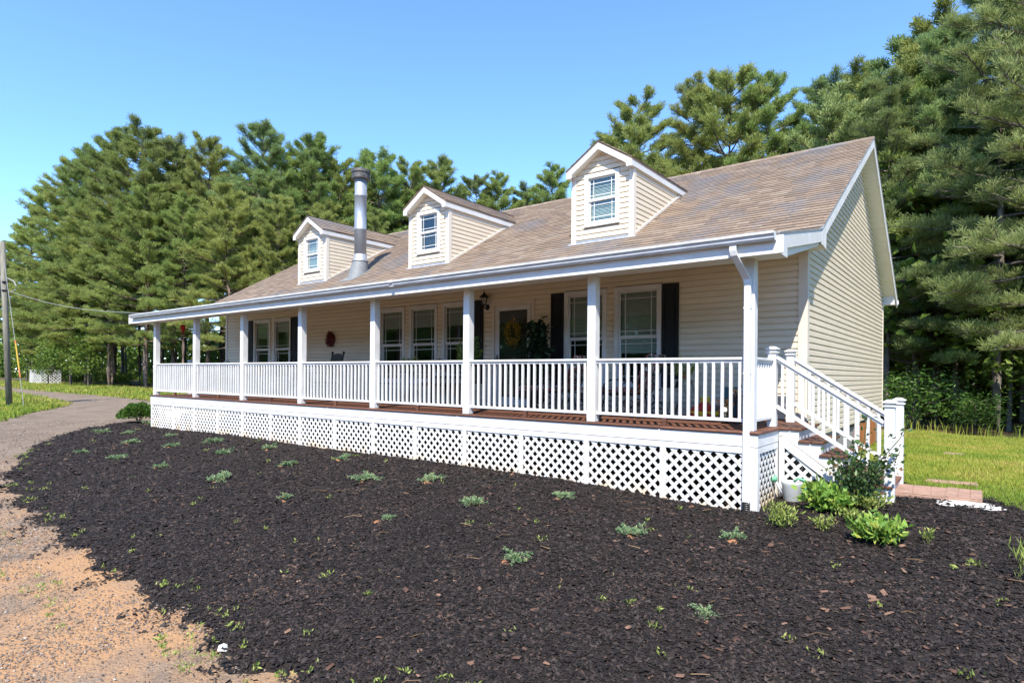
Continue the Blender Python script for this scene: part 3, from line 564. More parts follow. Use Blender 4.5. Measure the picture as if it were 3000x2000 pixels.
# ---- dormers
def dormer(xc,yf,lab,blinds):
    hw=.67; zb=roofz(yf); ZE=4.735; ZA=ZE+hw*.64   # wall eave and apex
    d=MB(); yb=lambda z:EY+(z-EZ)/SL
    zb0=zb-.06
    d.add([(xc-hw,yf+.01,zb0),(xc+hw,yf+.01,zb0),(xc+hw,yf+.01,ZE),(xc,yf+.01,ZA),(xc-hw,yf+.01,ZE),(xc+hw,yb(ZE),ZE),(xc-hw,yb(ZE),ZE),(xc,yb(ZA),ZA)],[(1,5,2),(0,4,6),(2,5,7,3),(3,7,6,4)])
    # front wall of the core, with the window hole
    wx0,wx1,wz0,wz1=xc-.39,xc+.39,3.665,4.70; a,b,c_,e=wx0+.03,wx1-.03,wz0+.03,wz1-.03
    for q0,q1,r0,r1 in ((xc-hw,a,zb0,ZE),(b,xc+hw,zb0,ZE),(a,b,zb0,c_),(a,b,e,ZE)): d.add([(q0,yf+.01,r0),(q1,yf+.01,r0),(q1,yf+.01,r1),(q0,yf+.01,r1)],[(0,1,2,3)])
    d.add([(xc-hw,yf+.01,ZE),(xc+hw,yf+.01,ZE),(xc,yf+.01,ZA)],[(0,1,2)])
    D_=part('dormer',d,M['core'],label=lab)
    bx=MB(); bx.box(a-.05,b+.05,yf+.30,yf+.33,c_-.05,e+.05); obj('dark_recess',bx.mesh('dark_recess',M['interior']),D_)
    z=zb-.03
    while z<ZA-.03:
        lim0=(lambda zz:max(xc-hw+.07,xc-(ZA-zz)/.64)) ; lim1=(lambda zz:min(xc+hw-.075,xc+(ZA-zz)/.64))
        if z+LAP>wz0-.005 and z<wz1-.03:
            board(D_,xc-hw+.07,wx0,z,yf,'y'); board(D_,wx1,xc+hw-.075,z,yf,'y')
        elif z+LAP<=ZE: board(D_,xc-hw+.07,xc+hw-.075,z,yf,'y')
        else: board(D_,lim0(z),lim1(z),z,yf,'y',ZA-.02,lim0,lim1)
        # right and left cheeks
        if z<ZE:
            f1=lambda zz:max(yf+.075,yb(zz)); 
            board(D_,yf+.07,f1(z),z,xc+hw,'x',ZE,(lambda zz:yf+.07),f1); board(D_,yf+.07,f1(z),z,xc-hw,'w',ZE,(lambda zz:yf+.07),f1)
        z+=LAP
    for sx in (-1,1):
        c2=MB(); xx=xc+sx*hw
        c2.box(min(xx,xx-sx*.075)+(0 if sx<0 else 0),max(xx,xx-sx*.075)+0,yf-.030,yf+.006,zb-.05,ZE+.0); c2.box(min(xx-sx*.002,xx+sx*.030),max(xx-sx*.002,xx+sx*.030),yf-.030,yf+.075,zb-.03,ZE)
        obj('corner_board',c2.mesh('corner_board',M['cream']),D_)
        # trim along the roof line
        tr=MB(); tr.bar((xx+sx*.020,yf+.05,roofz(yf+.05)+.045),(xx+sx*.020,yb(ZE)-.05,ZE+.02),.036,.05); obj('roof_line_trim',tr.mesh('roof_line_trim',M['cream']),D_)
        # roof panel, side fascia, front rake
        e_=.735; oz=.03; A=Vector((xc,yf-.19,ZA+oz+.07)); E_=Vector((xc+sx*e_,yf-.19,ZA+oz+.07-e_*.64)); yE=EY+(E_.z-EZ)/SL; yA=EY+(A.z-EZ)/SL
        rp=MB(); th=.035; up=Vector((0,0,-th))
        q_=[A,E_,Vector((E_.x,yE+.05,E_.z)),Vector((A.x,yA+.05,A.z))]; rp.add(q_+[p+up for p in q_],[(0,1,2,3),(7,6,5,4),(0,4,5,1),(1,5,6,2),(2,6,7,3),(3,7,4,0)])
        obj('dormer_roof',rp.mesh('dormer_roof',M['shingle']),D_)
        sh=MB(); ang=math.atan(.64); nn=int(e_/math.cos(ang)/.142)+1
        for r_ in range(nn):
            s0=r_*.142; xr=E_.x-sx*s0*math.cos(ang); zr=E_.z+s0*math.sin(ang)
            yend=yE+(yA-yE)*min(1,(s0*math.cos(ang)/e_)); yy=yf-.20-((r_*.11)%.2)
            while yy<yend+.06:
                wd=random.choice((.18,.25,.33)); p0=max(yy,yf-.205); p1=min(yy+wd,yend+.08)
                if p1-p0>.03:
                    v,f=shingle_mesh(p1-p0,dp=min(.20,max(.05,e_/math.cos(ang)-s0)),seed=r_*31+int(yy*10))
                    T=Matrix.Translation((xr,(p0+p1)/2,zr))@Matrix.Rotation(math.pi/2 if sx>0 else -math.pi/2,4,'Z')@Matrix.Rotation(ang,4,'X'); sh.add([T@Vector(p) for p in v],f)
                yy+=wd
        obj('shingles',sh.mesh('shingles',M['shingle']),D_,kind='stuff')
        fb=MB(); fb.box(min(E_.x-sx*.03,E_.x-sx*.004),max(E_.x-sx*.03,E_.x-sx*.004),yf-.17,yE-.03,E_.z-.145,E_.z-.022); obj('eave_fascia',fb.mesh('eave_fascia',M['white']),D_)
        sf=MB(); sf.box(min(E_.x-sx*.03,xx+sx*.004),max(E_.x-sx*.03,xx+sx*.004),yf-.15,yE-.10,E_.z-.142,E_.z-.13); obj('eave_soffit',sf.mesh('eave_soffit',M['soffit']),D_)
        rk=MB(); hh=.135; q2=[(A.x,A.z-.025),(E_.x-sx*.002,E_.z-.025),(E_.x-sx*.002,E_.z-.15),(E_.x-sx*.12,E_.z-.15),(E_.x-sx*.13,E_.z-.025+.13*.64-hh),(A.x,A.z-.025-hh)]
        rk.prism(q2,yf-.188-(.001 if sx>0 else 0),yf-.163,'y'); obj('rake_board',rk.mesh('rake_board',M['white']),D_)
        us=MB(); us.prism([(A.x,A.z-.145),(xx,E_.z-.145+(e_-hw)*.64),(xx,E_.z-.13+(e_-hw)*.64),(A.x,A.z-.13)],yf-.163,yf+.0,'y'); obj('rake_soffit',us.mesh('rake_soffit',M['soffit']),D_)
    fl=MB(); fl.add([(xc-hw-.1,yf-.10,roofz(yf-.10)+.018),(xc+hw+.08,yf-.10,roofz(yf-.10)+.018),(xc+hw+.08,yf+.02,roofz(yf+.02)+.022),(xc-hw-.1,yf+.02,roofz(yf+.02)+.022)],[(0,1,2,3)]); fl.box(xc-hw,xc+hw,yf-.026,yf-.024,zb-.02,zb+.045)
    obj('flashing',fl.mesh('flashing',M['flash']),D_)
    window(D_,wx0,wx1,wz0,wz1,yf,None,tw=.085,blinds=blinds,sub=True)
dormer(DORM[0][0],DORM[0][1],'leftmost dormer, behind the stove pipe',3.7)
dormer(DORM[1][0],DORM[1][1],'middle dormer with dark window glass',None)
dormer(DORM[2][0],DORM[2][1],'rightmost and largest-looking dormer with white blinds',3.7)
# ---- stove pipe
px,py=-11.52,3.12; pz=roofz(py)
b1=MB(); ring=[]
n=24
for k in range(n):
    a=2*math.pi*k/n; y=py-.08+.30*math.sin(a); ring.append((px+.25*math.cos(a),y,roofz(y)+.016))
mid=[(px+.215*math.cos(2*math.pi*k/n),py+.215*math.sin(2*math.pi*k/n),pz+.33) for k in range(n)]
b1.add(ring+mid,[(k,(k+1)%n,n+(k+1)%n,n+k) for k in range(n)])
b1.add([(px-.30,py-.50,roofz(py-.50)+.024),(px+.30,py-.50,roofz(py-.50)+.024),(px+.30,py+.2,roofz(py+.2)+.024),(px-.30,py+.2,roofz(py+.2)+.024)],[(0,1,2,3)])
pipe=part('stove_pipe',MB().lathe([(.165,.30),(.165,1.20),(.172,1.205),(.172,1.24),(.165,1.245),(.165,2.13),(.172,2.135),(.172,2.17),(.165,2.175),(.165,2.60)],(px,py,pz),28),M['galv'],smooth=False,label='tall galvanised stove pipe with a dark round cap')
pipe.data.shade_smooth(); 
part('roof_boot',b1,M['boot'],pipe,True)
part('storm_collar',MB().lathe([(.23,.33),(.235,.345),(.18,.40),(.178,.52),(.168,.53)],(px,py,pz),28),M['flash'],pipe,True)
part('rain_cap',MB().lathe([(.13,2.58),(.19,2.60),(.25,2.62),(.255,2.67),(.24,2.68)],(px,py,pz),28).lathe([(.165,2.67),(.165,2.79)],(px,py,pz),28).lathe([(.255,2.78),(.262,2.80),(.258,2.86),(.20,2.885),(.05,2.90)],(px,py,pz),28).lathe([(.24,2.66),(.24,2.80)],(px,py,pz),28,False),M['galv_dark'],pipe)
# ------------------------------------------------------------------ PORCH
porch=thing('porch','white railed front porch with brown deck and lattice skirting','porch',(-8.5,0,-1))
PO=-Vector(porch.location)
def pp(name,mb,m,parent=None,label=None,kind=None,smooth=False):
    o=obj(name,mb,parent if parent is not None else porch,m=m if isinstance(mb,MB) else None,label=label,kind=kind,smooth=smooth)
    if parent is None: o.location=PO
    return o
DX0,DX1=-17.05,.055
# deck boards run along the house, in staggered lengths
y=-.075; k=0; bw=.140
while y<WY-.03:
    y2=min(y+bw,WY-.012); cuts=[DX0-.02]+sorted([DX0+((k*1.9)%3.6)+1.2+3.66*i for i in range(5)]); cuts=[c for c in cuts if c<DX1-.8]+[DX1+.025]
    for a,b in zip(cuts,cuts[1:]):
        pp('deck_board',MB().cbox(a+.001,b-.002,y,y2-.005,-.036,0-.0008*(k%3),.006 if y>0 else .014),M['deck'])
    y=y2; k+=1
rim=MB(); rim.box(DX0,DX1,-.052,-.014,-.186,-.038); rim.box(DX1-.038,DX1,-.014,.92,-.186,-.038); rim.box(DX0,DX0+.038,-.014,WY-.05,-.186,-.038)
pp('rim_board',rim,M['white'])
tr=MB(); tr.box(DX0,DX1-.002,-.050,-.020,-.272,-.194); tr.box(DX1-.032,DX1-.003,-.020,.92,-.272,-.194); pp('lattice_cap_trim',tr,M['white'])
# posts
PXS=[-17.006+2.439*i for i in range(7)]+[-.145]; PW=.135
plab=['leftmost porch post','second porch post from the left','third porch post from the left','fourth porch post from the left','fifth porch post from the left','sixth porch post from the left, left of the door lantern','seventh porch post from the left','right corner porch post behind the downspout']
for i,x in enumerate(PXS):
    p=MB(); p.cbox(x,x+PW,0,PW,.0,2.112,.006); pp('post',p,M['white'],label=plab[i])
# railings
bal=MB().cbox(-.0185,.0185,-.0185,.0185,0,.735,.004).mesh('baluster',M['white'])
blk=MB().cbox(-.035,.035,-.03,.03,0,.105,.004)
bratio=0
def railing(x0,x1,lab):
    tr=MB(); tr.cbox(x0,x1,.022,.102,.878,.912,.006); tr.box(x0,x1,.045,.080,.845,.878)
    R_=pp('railing',tr,M['white'],label=lab)
    br=MB(); br.cbox(x0,x1,.042,.084,.104,.146,.005); pp('bottom_rail',br,M['white'],R_)
    n=int(round((x1-x0)/.1125)); st=(x1-x0)/n
    for k in range(n):
        o=obj('baluster',bal,R_,(x0+st*(k+.5)+random.uniform(-.003,.003),.063,.130)); o.rotation_euler=(random.uniform(-.004,.004),random.uniform(-.006,.006),random.uniform(-.06,.06))
    b=MB(); xm=(x0+x1)/2; b.cbox(xm-.032,xm+.032,.035,.09,.0,.104,.004); pp('support_block',b,M['deck'],R_)
rl=['first','second','third','fourth','fifth','sixth','seventh']
for i in range(7): railing(PXS[i]+PW,PXS[i+1],f'{rl[i]} white railing bay from the left along the porch front')
# side rail on the right, from corner post to newel
tr=MB(); tr.cbox(-.095,-.015,PW,.905,.878,.912,.006); tr.box(-.072,-.037,PW,.905,.845,.878); SR_=pp('railing',tr,M['white'],label='short side railing beside the steps')
br=MB(); br.cbox(-.075,-.033,PW,.905,.104,.146,.005); pp('bottom_rail',br,M['white'],SR_)
for k in range(7): obj('baluster',bal,SR_,(-.054,PW+.055+k*.11,.130))
def newel(parent_fn,x,y,z0,z1,parent):
    s=MB(); h=.055; s.cbox(x-h,x+h,y-h,y+h,z0,z1,.005); N_=parent_fn('newel',s,M['white'],parent)
    c=MB(); c.cbox(x-h-.016,x+h+.016,y-h-.016,y+h+.016,z1-.045,z1-.025,.004)
    a=h+.024; c.cbox(x-a,x+a,y-a,y+a,z1,z1+.022,.006); e=.03
    c.add([(x-a+.01,y-a+.01,z1+.022),(x+a-.01,y-a+.01,z1+.022),(x+a-.01,y+a-.01,z1+.022),(x-a+.01,y+a-.01,z1+.022),(x-e,y-e,z1+.045),(x+e,y-e,z1+.045),(x+e,y+e,z1+.045),(x-e,y+e,z1+.045)],[(0,1,5,4),(1,2,6,5),(2,3,7,6),(3,0,4,7),(4,5,6,7)])
    parent_fn('cap',c,M['white'],N_ if parent is None else parent); return N_
newel(pp,-.045,.96,.0,1.035,None); newel(pp,-.045,1.96,.0,1.035,None)
newel(pp,-16.95,1.04,.0,1.0,None); newel(pp,-16.95,2.18,.0,1.0,None)
tr=MB(); tr.cbox(-16.99,-16.91,PW,.99,.878,.912,.006); LR_=pp('railing',tr,M['white'],label='short railing at the far left end of the porch')
br=MB(); br.cbox(-16.97,-16.93,PW,.99,.104,.146,.005); pp('bottom_rail',br,M['white'],LR_)
for k in range(7): obj('baluster',bal,LR_,(-16.95,PW+.055+k*.11,.130))
# lattice: trim posts every 1.19 m, two layers of slats clipped to each panel
LXS=[-16.98]+[-15.58+1.2*0 , -14.37,-13.12,-11.92,-10.68,-9.53,-8.305,-7.09,-5.92,-4.72,-3.53,-2.343,-1.165,-.02]
def clip_slat(c,d,x0,x1,z0f,z1):
    """slat line x+d*z=c inside the panel; returns end points"""
    z0=z0f
    pts=[]
    zs=np.linspace(z0,z1,60); x=c-d*zs; ok=(x>=x0)&(x<=x1)
    if ok.sum()<2: return None
    i=np.where(ok)[0]; a,b=i[0],i[-1]
    return (x[a],zs[a]),(x[b],zs[b])
slats=[]; panels=[]
for i,(a,b) in enumerate(zip(LXS,LXS[1:])):
    x0,x1=a+.035,b-.035; zb=min(gz((x0+x1)/2-.5,-.05),gz((x0+x1)/2+.5,-.05))-.02; zt=-.262
    f=MB(); f.box(a-.04,a+.04,-.048,-.022,zb-.12,-.274)
    if i==len(LXS)-2: pp('corner_trim',MB().box(b-.055,b+.045,-.0485,-.022,zb-.12,-.274),M['white_dirty']); pp('corner_trim',MB().box(b+.045,b+.073,-.0485,.05,zb-.12,-.274),M['white_dirty'])
    P_=pp('lattice_panel',f,M['white_dirty'],label='%s lattice panel from the left under the porch'%(['first','second','third','fourth','fifth','sixth','seventh','eighth','ninth','tenth','eleventh','twelfth','thirteenth','fourteenth'][i]))
    st=.150
    for d,yy in ((1,-.0335),(-1,-.0265)):
        c=(x0+d*zb if d>0 else x0-zt)-2*st; c=math.floor(c/st)*st+ (0.02 if d>0 else .055)
        while c<x1+2.2:
            s=clip_slat(c,d,x0-.01,x1+.01,zb-.02,zt)
            if s and math.dist(*s)>.04: slats.append((P_,s,yy,(x0+x1)/2))
            c+=st
slats.sort(key=lambda s:-s[3])
def slat_mesh(mb,s,yy,wd=.042,th=.006):
    (xa,za),(xb,zb)=s; mb.bar((xa,yy,za),(xb,yy,zb),wd,th,up=(0,1,0))
rest={}
side=[]
for i,(P_,s,yy,xm) in enumerate(slats):
    if i<270:
        mb=MB(); slat_mesh(mb,s,yy); obj('slat',mb.mesh('slat',M['white_dirty']),P_)
    else:
        rest.setdefault(P_.name,(P_,MB())); slat_mesh(rest[P_.name][1],s,yy)
for P_,mb in rest.values(): obj('slats',mb.mesh('slats',M['white_dirty']),P_,kind='stuff')
# side lattice panel (right end), facing +x
f=MB(); f.box(.020,.050,.84,.94,-1.12,-.19); P_=pp('lattice_panel',f,M['white_dirty'],label='narrow lattice panel on the right end of the porch')
for d,xx in ((1,.034),(-1,.027)):
    c=-2.2
    while c<2.2:
        s=clip_slat(c,d,.06,.85,-1.1,-.262)
        if s and math.dist(*s)>.04:
            (ya,za),(yb_,zb)=s; mb=MB(); mb.bar((xx,ya,za),(xx,yb_,zb),.042,.006,up=(1,0,0)); obj('slat',mb.mesh('slat',M['white_dirty']),P_)
        c+=.150
# ------------------------------------------------------------------ STEPS
steps=thing('porch_steps','white and brown wooden steps with handrails at the right end of the porch','steps',(.7,1.45,-.8))
SO=-Vector(steps.location)
def sp_(name,mb,m,parent=None,label=None,kind=None,smooth=False):
    o=obj(name,mb,parent if parent is not None else steps,m=m if isinstance(mb,MB) else None,label=label,kind=kind,smooth=smooth)
    if parent is None: o.location=SO
    return o
Y0,Y1=.90,2.02
TR=[(.07,.335,0.0),(.30,.60,-.158),(.55,.85,-.318),(.80,1.10,-.478),(1.05,1.36,-.638)]
for i,(a,b,z) in enumerate(TR):
    h=(b-a-.012)/2
    for k in range(2):
        sp_('tread',MB().cbox(a+k*(h+.01),a+k*(h+.01)+h,Y0-.025,Y1+.02,z-.034,z,.008),M['deck'])
    r=MB(); r.box(b-.055,b-.035,Y0+.022,Y1-.022,z-.16,z-.036); sp_('riser',r,M['white'])
for yy in (Y0,Y1-.022):
    poly=[(.058,-.037)]
    for (a,b,z) in TR: poly+=[(b-.03,z-.036),(b-.03,z-.194)]
    poly[-1]=(1.33,-.90)
    poly+=[(1.0,-.80),(.70,-.54),(.10,-.11),(.058,-.11)]
    s=MB(); s.prism(poly,yy,yy+.02,'y'); sp_('stringer',s,M['white'])
    s=MB(); s.prism([(.066,-.118),(.10,-.118),(1.12,-.86),(1.06,-.95),(.13,-.262),(.13,-1.1),(.066,-1.1)],yy-.014,yy+.012,'y'); T_=sp_('lattice_frame',s,M['white'])
    for d,oy in ((1,.004),(-1,.010)):
        c=-1.6
        while c<2.4:
            zs=np.linspace(-1.12,-.2,60); x=c-d*zs; ok=(x>.12)&(x<1.2)&(zs<-.262-(x-.13)*.72+.03)
            i_=np.where(ok)[0]
            if len(i_)>3:
                mb=MB(); mb.bar((x[i_[0]],yy+oy+.006,zs[i_[0]]),(x[i_[-1]],yy+oy+.006,zs[i_[-1]]),.042,.006,up=(0,1,0)); sp_('slat',mb,M['white_dirty'],T_)
            c+=.150
for yy,nm in ((.96,'near handrail of the steps'),(1.96,'far handrail of the steps')):
    xa,xb=.012,1.255; za,zb=.955,.145
    hr=MB(); hr.bar((xa,yy,za-.02),(xb,yy,zb-.02),.075,.036); hr.bar((xa,yy,za-.055),(xb,yy,zb-.055),.036,.04); H_=sp_('handrail',hr,M['white'],label=nm)
    br=MB(); br.bar((xa,yy,.275),(xb,yy,-.50),.042,.045); sp_('bottom_rail',br,M['white'],H_)
    n=10
    for k in range(n):
        x=xa+(xb-xa)*(k+.6)/n; t=(x-xa)/(xb-xa); b=MB(); b.cbox(x-.0185,x+.0185,yy-.0185,yy+.0185,.275-.775*t-.0,za-.06-.81*t,.004); sp_('baluster',b,M['white'],H_)
    N_=newel(sp_,1.315,yy,-1.0,.36,None)
# ------------------------------------------------------------------ foliage generators
def rnd_dirs(n,g): 
    v=g.normal(size=(n,3)); return v/np.linalg.norm(v,axis=1,keepdims=True)
def nrm(v): return v/np.maximum(np.linalg.norm(v,axis=1,keepdims=True),1e-6)
def tufts(P,D,g,nn=12,ln=.2,wd=.03,spread=.8,jit=.25):
    """needle tufts: every tuft is one island, needles fan out of a shared base vertex"""
    n=len(P); P=np.asarray(P); D=np.asarray(D)
    r=rnd_dirs(n*nn,g).reshape(n,nn,3); d=D[:,None,:]+spread*r; d=d/np.linalg.norm(d,axis=2,keepdims=True)
    l=ln*(1+jit*g.uniform(-1,1,(n,nn,1))); s=np.cross(d,rnd_dirs(n*nn,g).reshape(n,nn,3)); s=s/np.maximum(np.linalg.norm(s,axis=2,keepdims=True),1e-5)
    mid=P[:,None,:]+d*l; a=mid+s*wd/2; b=mid-s*wd/2
    V=np.concatenate([P[:,None,:],np.stack([a,b],2).reshape(n,nn*2,3)],1)
    k=1+2*nn; base=(np.arange(n)*k)[:,None]; i=np.arange(nn)[None,:]
    F=np.stack([np.broadcast_to(base,(n,nn)),base+1+2*i,base+2+2*i],-1).reshape(-1,3)
    return V.reshape(-1,3),F
def leaves(P,D,g,ln=.08,wd=.05,jit=.35,fold=.25):
    """leaf blades (two folded triangles pairs as one 4-gon split by the midrib): one island each"""
    n=len(P); D=nrm(np.asarray(D,float)); s=nrm(np.cross(D,rnd_dirs(n,g))); u=np.cross(s,D)
    l=(ln*(1+jit*g.uniform(-1,1,(n,1)))); w_=wd/ln*l
    base=np.asarray(P); tip=base+D*l; m=base+D*l*.45
    a=m+s*w_/2+u*w_*fold; b=m-s*w_/2+u*w_*fold
    V=np.stack([base,a,tip,b],1).reshape(-1,3); o=np.arange(n)[:,None]*4
    F=np.concatenate([o+np.array([[0,1,2]]),o+np.array([[0,2,3]])],0); return V,F
def merge(parts):
    Vs=[];Fs=[];o=0
    for V,F in parts: Vs.append(V);Fs.append(F+o);o+=len(V)
    return np.concatenate(Vs),np.concatenate(Fs)
def pine_variant(seed,H,cs,R,limbs,tw,nn,ln,wd,tr,needle,bark='bark',droop=0.0,topround=.48,low=1.0,tsp=.15,spr=.85):
    """trunk mesh (with limbs) and crown mesh of a pine of height H, crown from cs up, crown radius R"""
    g=np.random.default_rng(seed); T=MB()
    lean=g.uniform(-.02,.02,2)*H; tx=lambda h:(lean[0]*(h/H)**2+.06*math.sin(h*.9+seed),lean[1]*(h/H)**2+.06*math.cos(h*.8+seed))
    hs=np.linspace(-.3,H*.97,9); T.tube([(*tx(max(h,0)),h) for h in hs],[tr*(1.25 if i==0 else 1)*max(.06,1-(h/H)**1.15) for i,h in enumerate(hs)],8,False)
    P=[];D=[]
    for k in range(limbs):
        t=((k+g.uniform(0,1))/limbs); h=cs+(H-cs)*t**.92; az=k*2.4+g.uniform(-.5,.5)
        prof=(low*(1-t)**topround*.95+.16)*g.uniform(.6,1.12)
        if t<.15: prof*=.75+1.5*t
        L=R*prof; el=-.15+.75*t+g.uniform(-.15,.2)-droop*(1-t)
        o=np.array([*tx(h),h]); d=np.array([math.cos(az)*math.cos(el),math.sin(az)*math.cos(el),math.sin(el)])
        m_=o+d*L*.55; e=o+d*L+np.array([0,0,.10*L]); r0=max(.012,.035*L**.7)
        T.tube([o,m_,e],[r0*.8,r0*.5,r0*.15],4,False)
        for j in range(tw):
            s=g.uniform(.10,1.0)**.65; q_=o+(e-o)*s+np.array([0,0,-.04*L*math.sin(math.pi*s)])
            side=np.cross(d,[0,0,1]); side/=max(np.linalg.norm(side),1e-5)
            td=d*g.uniform(.4,1)+side*g.uniform(-1,1)+np.array([0,0,g.uniform(-.1,.55)]); td/=np.linalg.norm(td)
            tl=L*.30*(1.15-s*.6)*g.uniform(.6,1.2)+.10; e2=q_+td*tl
            if j%2==0: T.tube([q_,e2],[.011+.004*L,.004],3,False)
            nt_=1+int(tl/tsp)
            for u in range(nt_):
                f_=(u+1)/nt_; P.append(q_+(e2-q_)*f_+g.normal(0,.03,3)); dd=td*.6+np.array([0,0,.85]); D.append(dd/np.linalg.norm(dd))
    top=np.array([*tx(H),H])
    for k in range(14): P.append(top-np.array([0,0,k*.11])+g.normal(0,.06,3)); D.append(np.array([0,0,1.])+g.normal(0,.3,3))
    P=np.array(P);D=nrm(np.array(D)); V,F=tufts(P,D,g,nn,ln,wd,spr)
    tm=T.mesh('trunk',M[bark],True); cm=np_mesh('crown',V,F,M[needle]); return tm,cm,len(P)
def pine(name,var,loc,H,label,cat='pine tree',group=None):
    tm,cm,H0=var; r=thing(name,label,cat,loc,random.uniform(0,6.28),group); s=H/H0; sx=s*random.uniform(.92,1.12); r.scale=(sx,sx,s)
    obj('trunk',tm,r); obj('crown',cm,r); return r
PV=[]
for sd,H0,cs,R_,lm in ((1,18,5.6,3.1,76),(2,18,4.6,3.3,82),(3,17,6.2,2.9,68),(4,16,3.4,3.3,84),(5,18,7.5,3.0,64)):
    tm,cm,n=pine_variant(sd,H0,cs,R_,lm,28,12,.24,.024,.19,'needle' if sd!=5 else 'needle2'); PV.append((tm,cm,H0))
# deep-wood pines: mostly bare trunk, high crown
tm,cm,n=pine_variant(11,17,8.5,2.7,40,18,9,.30,.045,.17,'needle'); PVD=(tm,cm,17)
tm,cm,n=pine_variant(12,16,9.5,2.5,36,18,9,.30,.045,.15,'needle2','barkgrey'); PVD2=(tm,cm,16)
# nearer pines on the right: finer needles and low sweeping limbs
NV=[]
for sd,H0,cs,R_,lm in ((21,15,2.4,3.0,72),(22,15,3.2,2.8,66)):
    tm,cm,n=pine_variant(sd,H0,cs,R_,lm,28,18,.22,.014,.13,'needle2','barkgrey',droop=.05,tsp=.17,spr=.85,topround=.6); NV.append((tm,cm,H0))
EDGE=[(-88,9.6,12.5),(-81.5,10.4,13.2),(-76.3,10.0,14.0),(-71.9,10.9,15.9),(-65,10.6,17.2),(-59.4,10.4,18.7),(-55.6,10.8,18.7),(-50.9,10.7,19.2),(-46.7,11.4,18.8),(-46.2,13.1,18.2),(-43.1,14.2,18.0),(-38.4,15.3,18.3),(-38.1,16.8,16.9),(-36.3,18.2,17.7),(-35.7,19.9,16.6),(-34.0,22.5,17.1),(-33.4,25.5,17.3),(-33.3,28.1,18.0),(-32.2,31.4,17.4),(-30.4,32.8,17.5),(-29.7,35.9,17.3),(-25.6,34.0,17.5)]
BACK=[(-17.0,28.0,17.1),(-14.1,26.4,17.8),(-10.5,25.4,17.4),(-8.7,25.6,17.6),(-6.6,25.9,16.8),(-4.1,26.6,16.3),(-2.8,26.4,16.2),(-1.4,26.1,14.8),(0.1,22.3,13.8)]
ORD=['first','second','third','fourth','fifth','sixth','seventh','eighth','ninth','tenth','eleventh','twelfth','thirteenth','fourteenth','fifteenth','sixteenth','seventeenth','eighteenth','nineteenth','twentieth','twenty-first','twenty-second','twenty-third','twenty-fourth','twenty-fifth','twenty-sixth','twenty-seventh','twenty-eighth','twenty-ninth','thirtieth']
for i,(x,y,h) in enumerate(EDGE): pine('pine_tree',PV[(i*2+i//5)%5],(x,y,gz(x,y)-.1),h,f'tall pine, {ORD[i]} from the left along the skyline left of the dormers',group='skyline pines left of the house')
for i,(x,y,h) in enumerate(BACK): pine('pine_tree',PV[(i*3+4)%5],(x,y,gz(x,y)-.1),h,f'tall open-crowned pine, {ORD[i]} from the left on the skyline above the right roof',group='skyline pines behind the house')
# woodland edge: lower, bushier pines in front, and rows of trunks behind
g0=np.random.default_rng(5)
front=[(-70,10.5,9),(-63.5,10.4,11),(-57.5,9.9,12.5),(-53,9.6,13.5),(-49,9.8,13),(-44.6,10.6,14),(-41,11.5,13),(-37.0,12.6,13),(-34.5,14.5,12.5),(-32.5,17,12),(-31,20,12),(-30,23.5,12),(-29.5,27,12),(-27,30,12.5)]
for i,(x,y,h) in enumerate(front): pine('pine_tree',PV[(1,3)[i%2]],(x,y,gz(x,y)-.1),h,f'bushy mid-height pine, {ORD[i]} from the left at the front edge of the left wood',group='edge pines of the left wood')
deep=[]
for (x,y,h) in EDGE[1:]:
    for r in range(3):
        k=(r+1)*4.2; nx=x-.15*k+g0.uniform(-2,2); ny=y+k*.9+g0.uniform(-1.5,1.5)
        if x>-34: nx=x-k*.8+g0.uniform(-2,2); ny=y+k*.4+g0.uniform(-2,2)
        deep.append((nx,ny,h*g0.uniform(.82,.99)))
for (x,y,h) in BACK:
    for r in range(2): deep.append((x+g0.uniform(-2,2),y+5+r*5+g0.uniform(-1,1),h*g0.uniform(.8,.98)))
for x in np.arange(-24,0,3.1):
    deep.append((x+g0.uniform(-1,1),31+g0.uniform(-1,4),16*g0.uniform(.7,.85)))
for i,(x,y,h) in enumerate(deep): pine('pine_tree',(PVD,PVD2,PV[2])[i%3],(x,y,gz(x,y)-.1),h,'slender pine deep in the wood behind the edge trees',group='pines deep in the wood')
# right-hand wood close to the lawn
RW=[(1.4,19.5,14.1,0,'dark dense pine just right of the gable, behind the lawn'),(2.6,17.6,15.2,1,'tall pine rising past the top of the picture at the right'),(4.2,15.9,16,0,'big near pine at the right edge with pale sweeping lower boughs'),(-.6,18.8,12.5,1,'pine showing right beside the gable wall corner'),(6.6,15.0,15,1,'pine partly cut off by the right picture edge'),(3.6,20.5,16,0,'tall dark pine behind the near pines at the right')]
for (x,y,h,v,lb) in RW: pine('pine_tree',NV[v],(x,y,gz(x,y)-.1),h,lb,group='near pines beside the back lawn')
rdeep=[]
for k in range(26):
    x=g0.uniform(-3,12); y=g0.uniform(18.5,34); rdeep.append((x,y,g0.uniform(12,16)))
for i,(x,y,h) in enumerate(rdeep): pine('pine_tree',(PVD2,PVD)[i%2],(x,y,gz(x,y)-.1),h,'thin dark trunk in the shady wood beyond the back lawn',group='trunks beyond the back lawn')
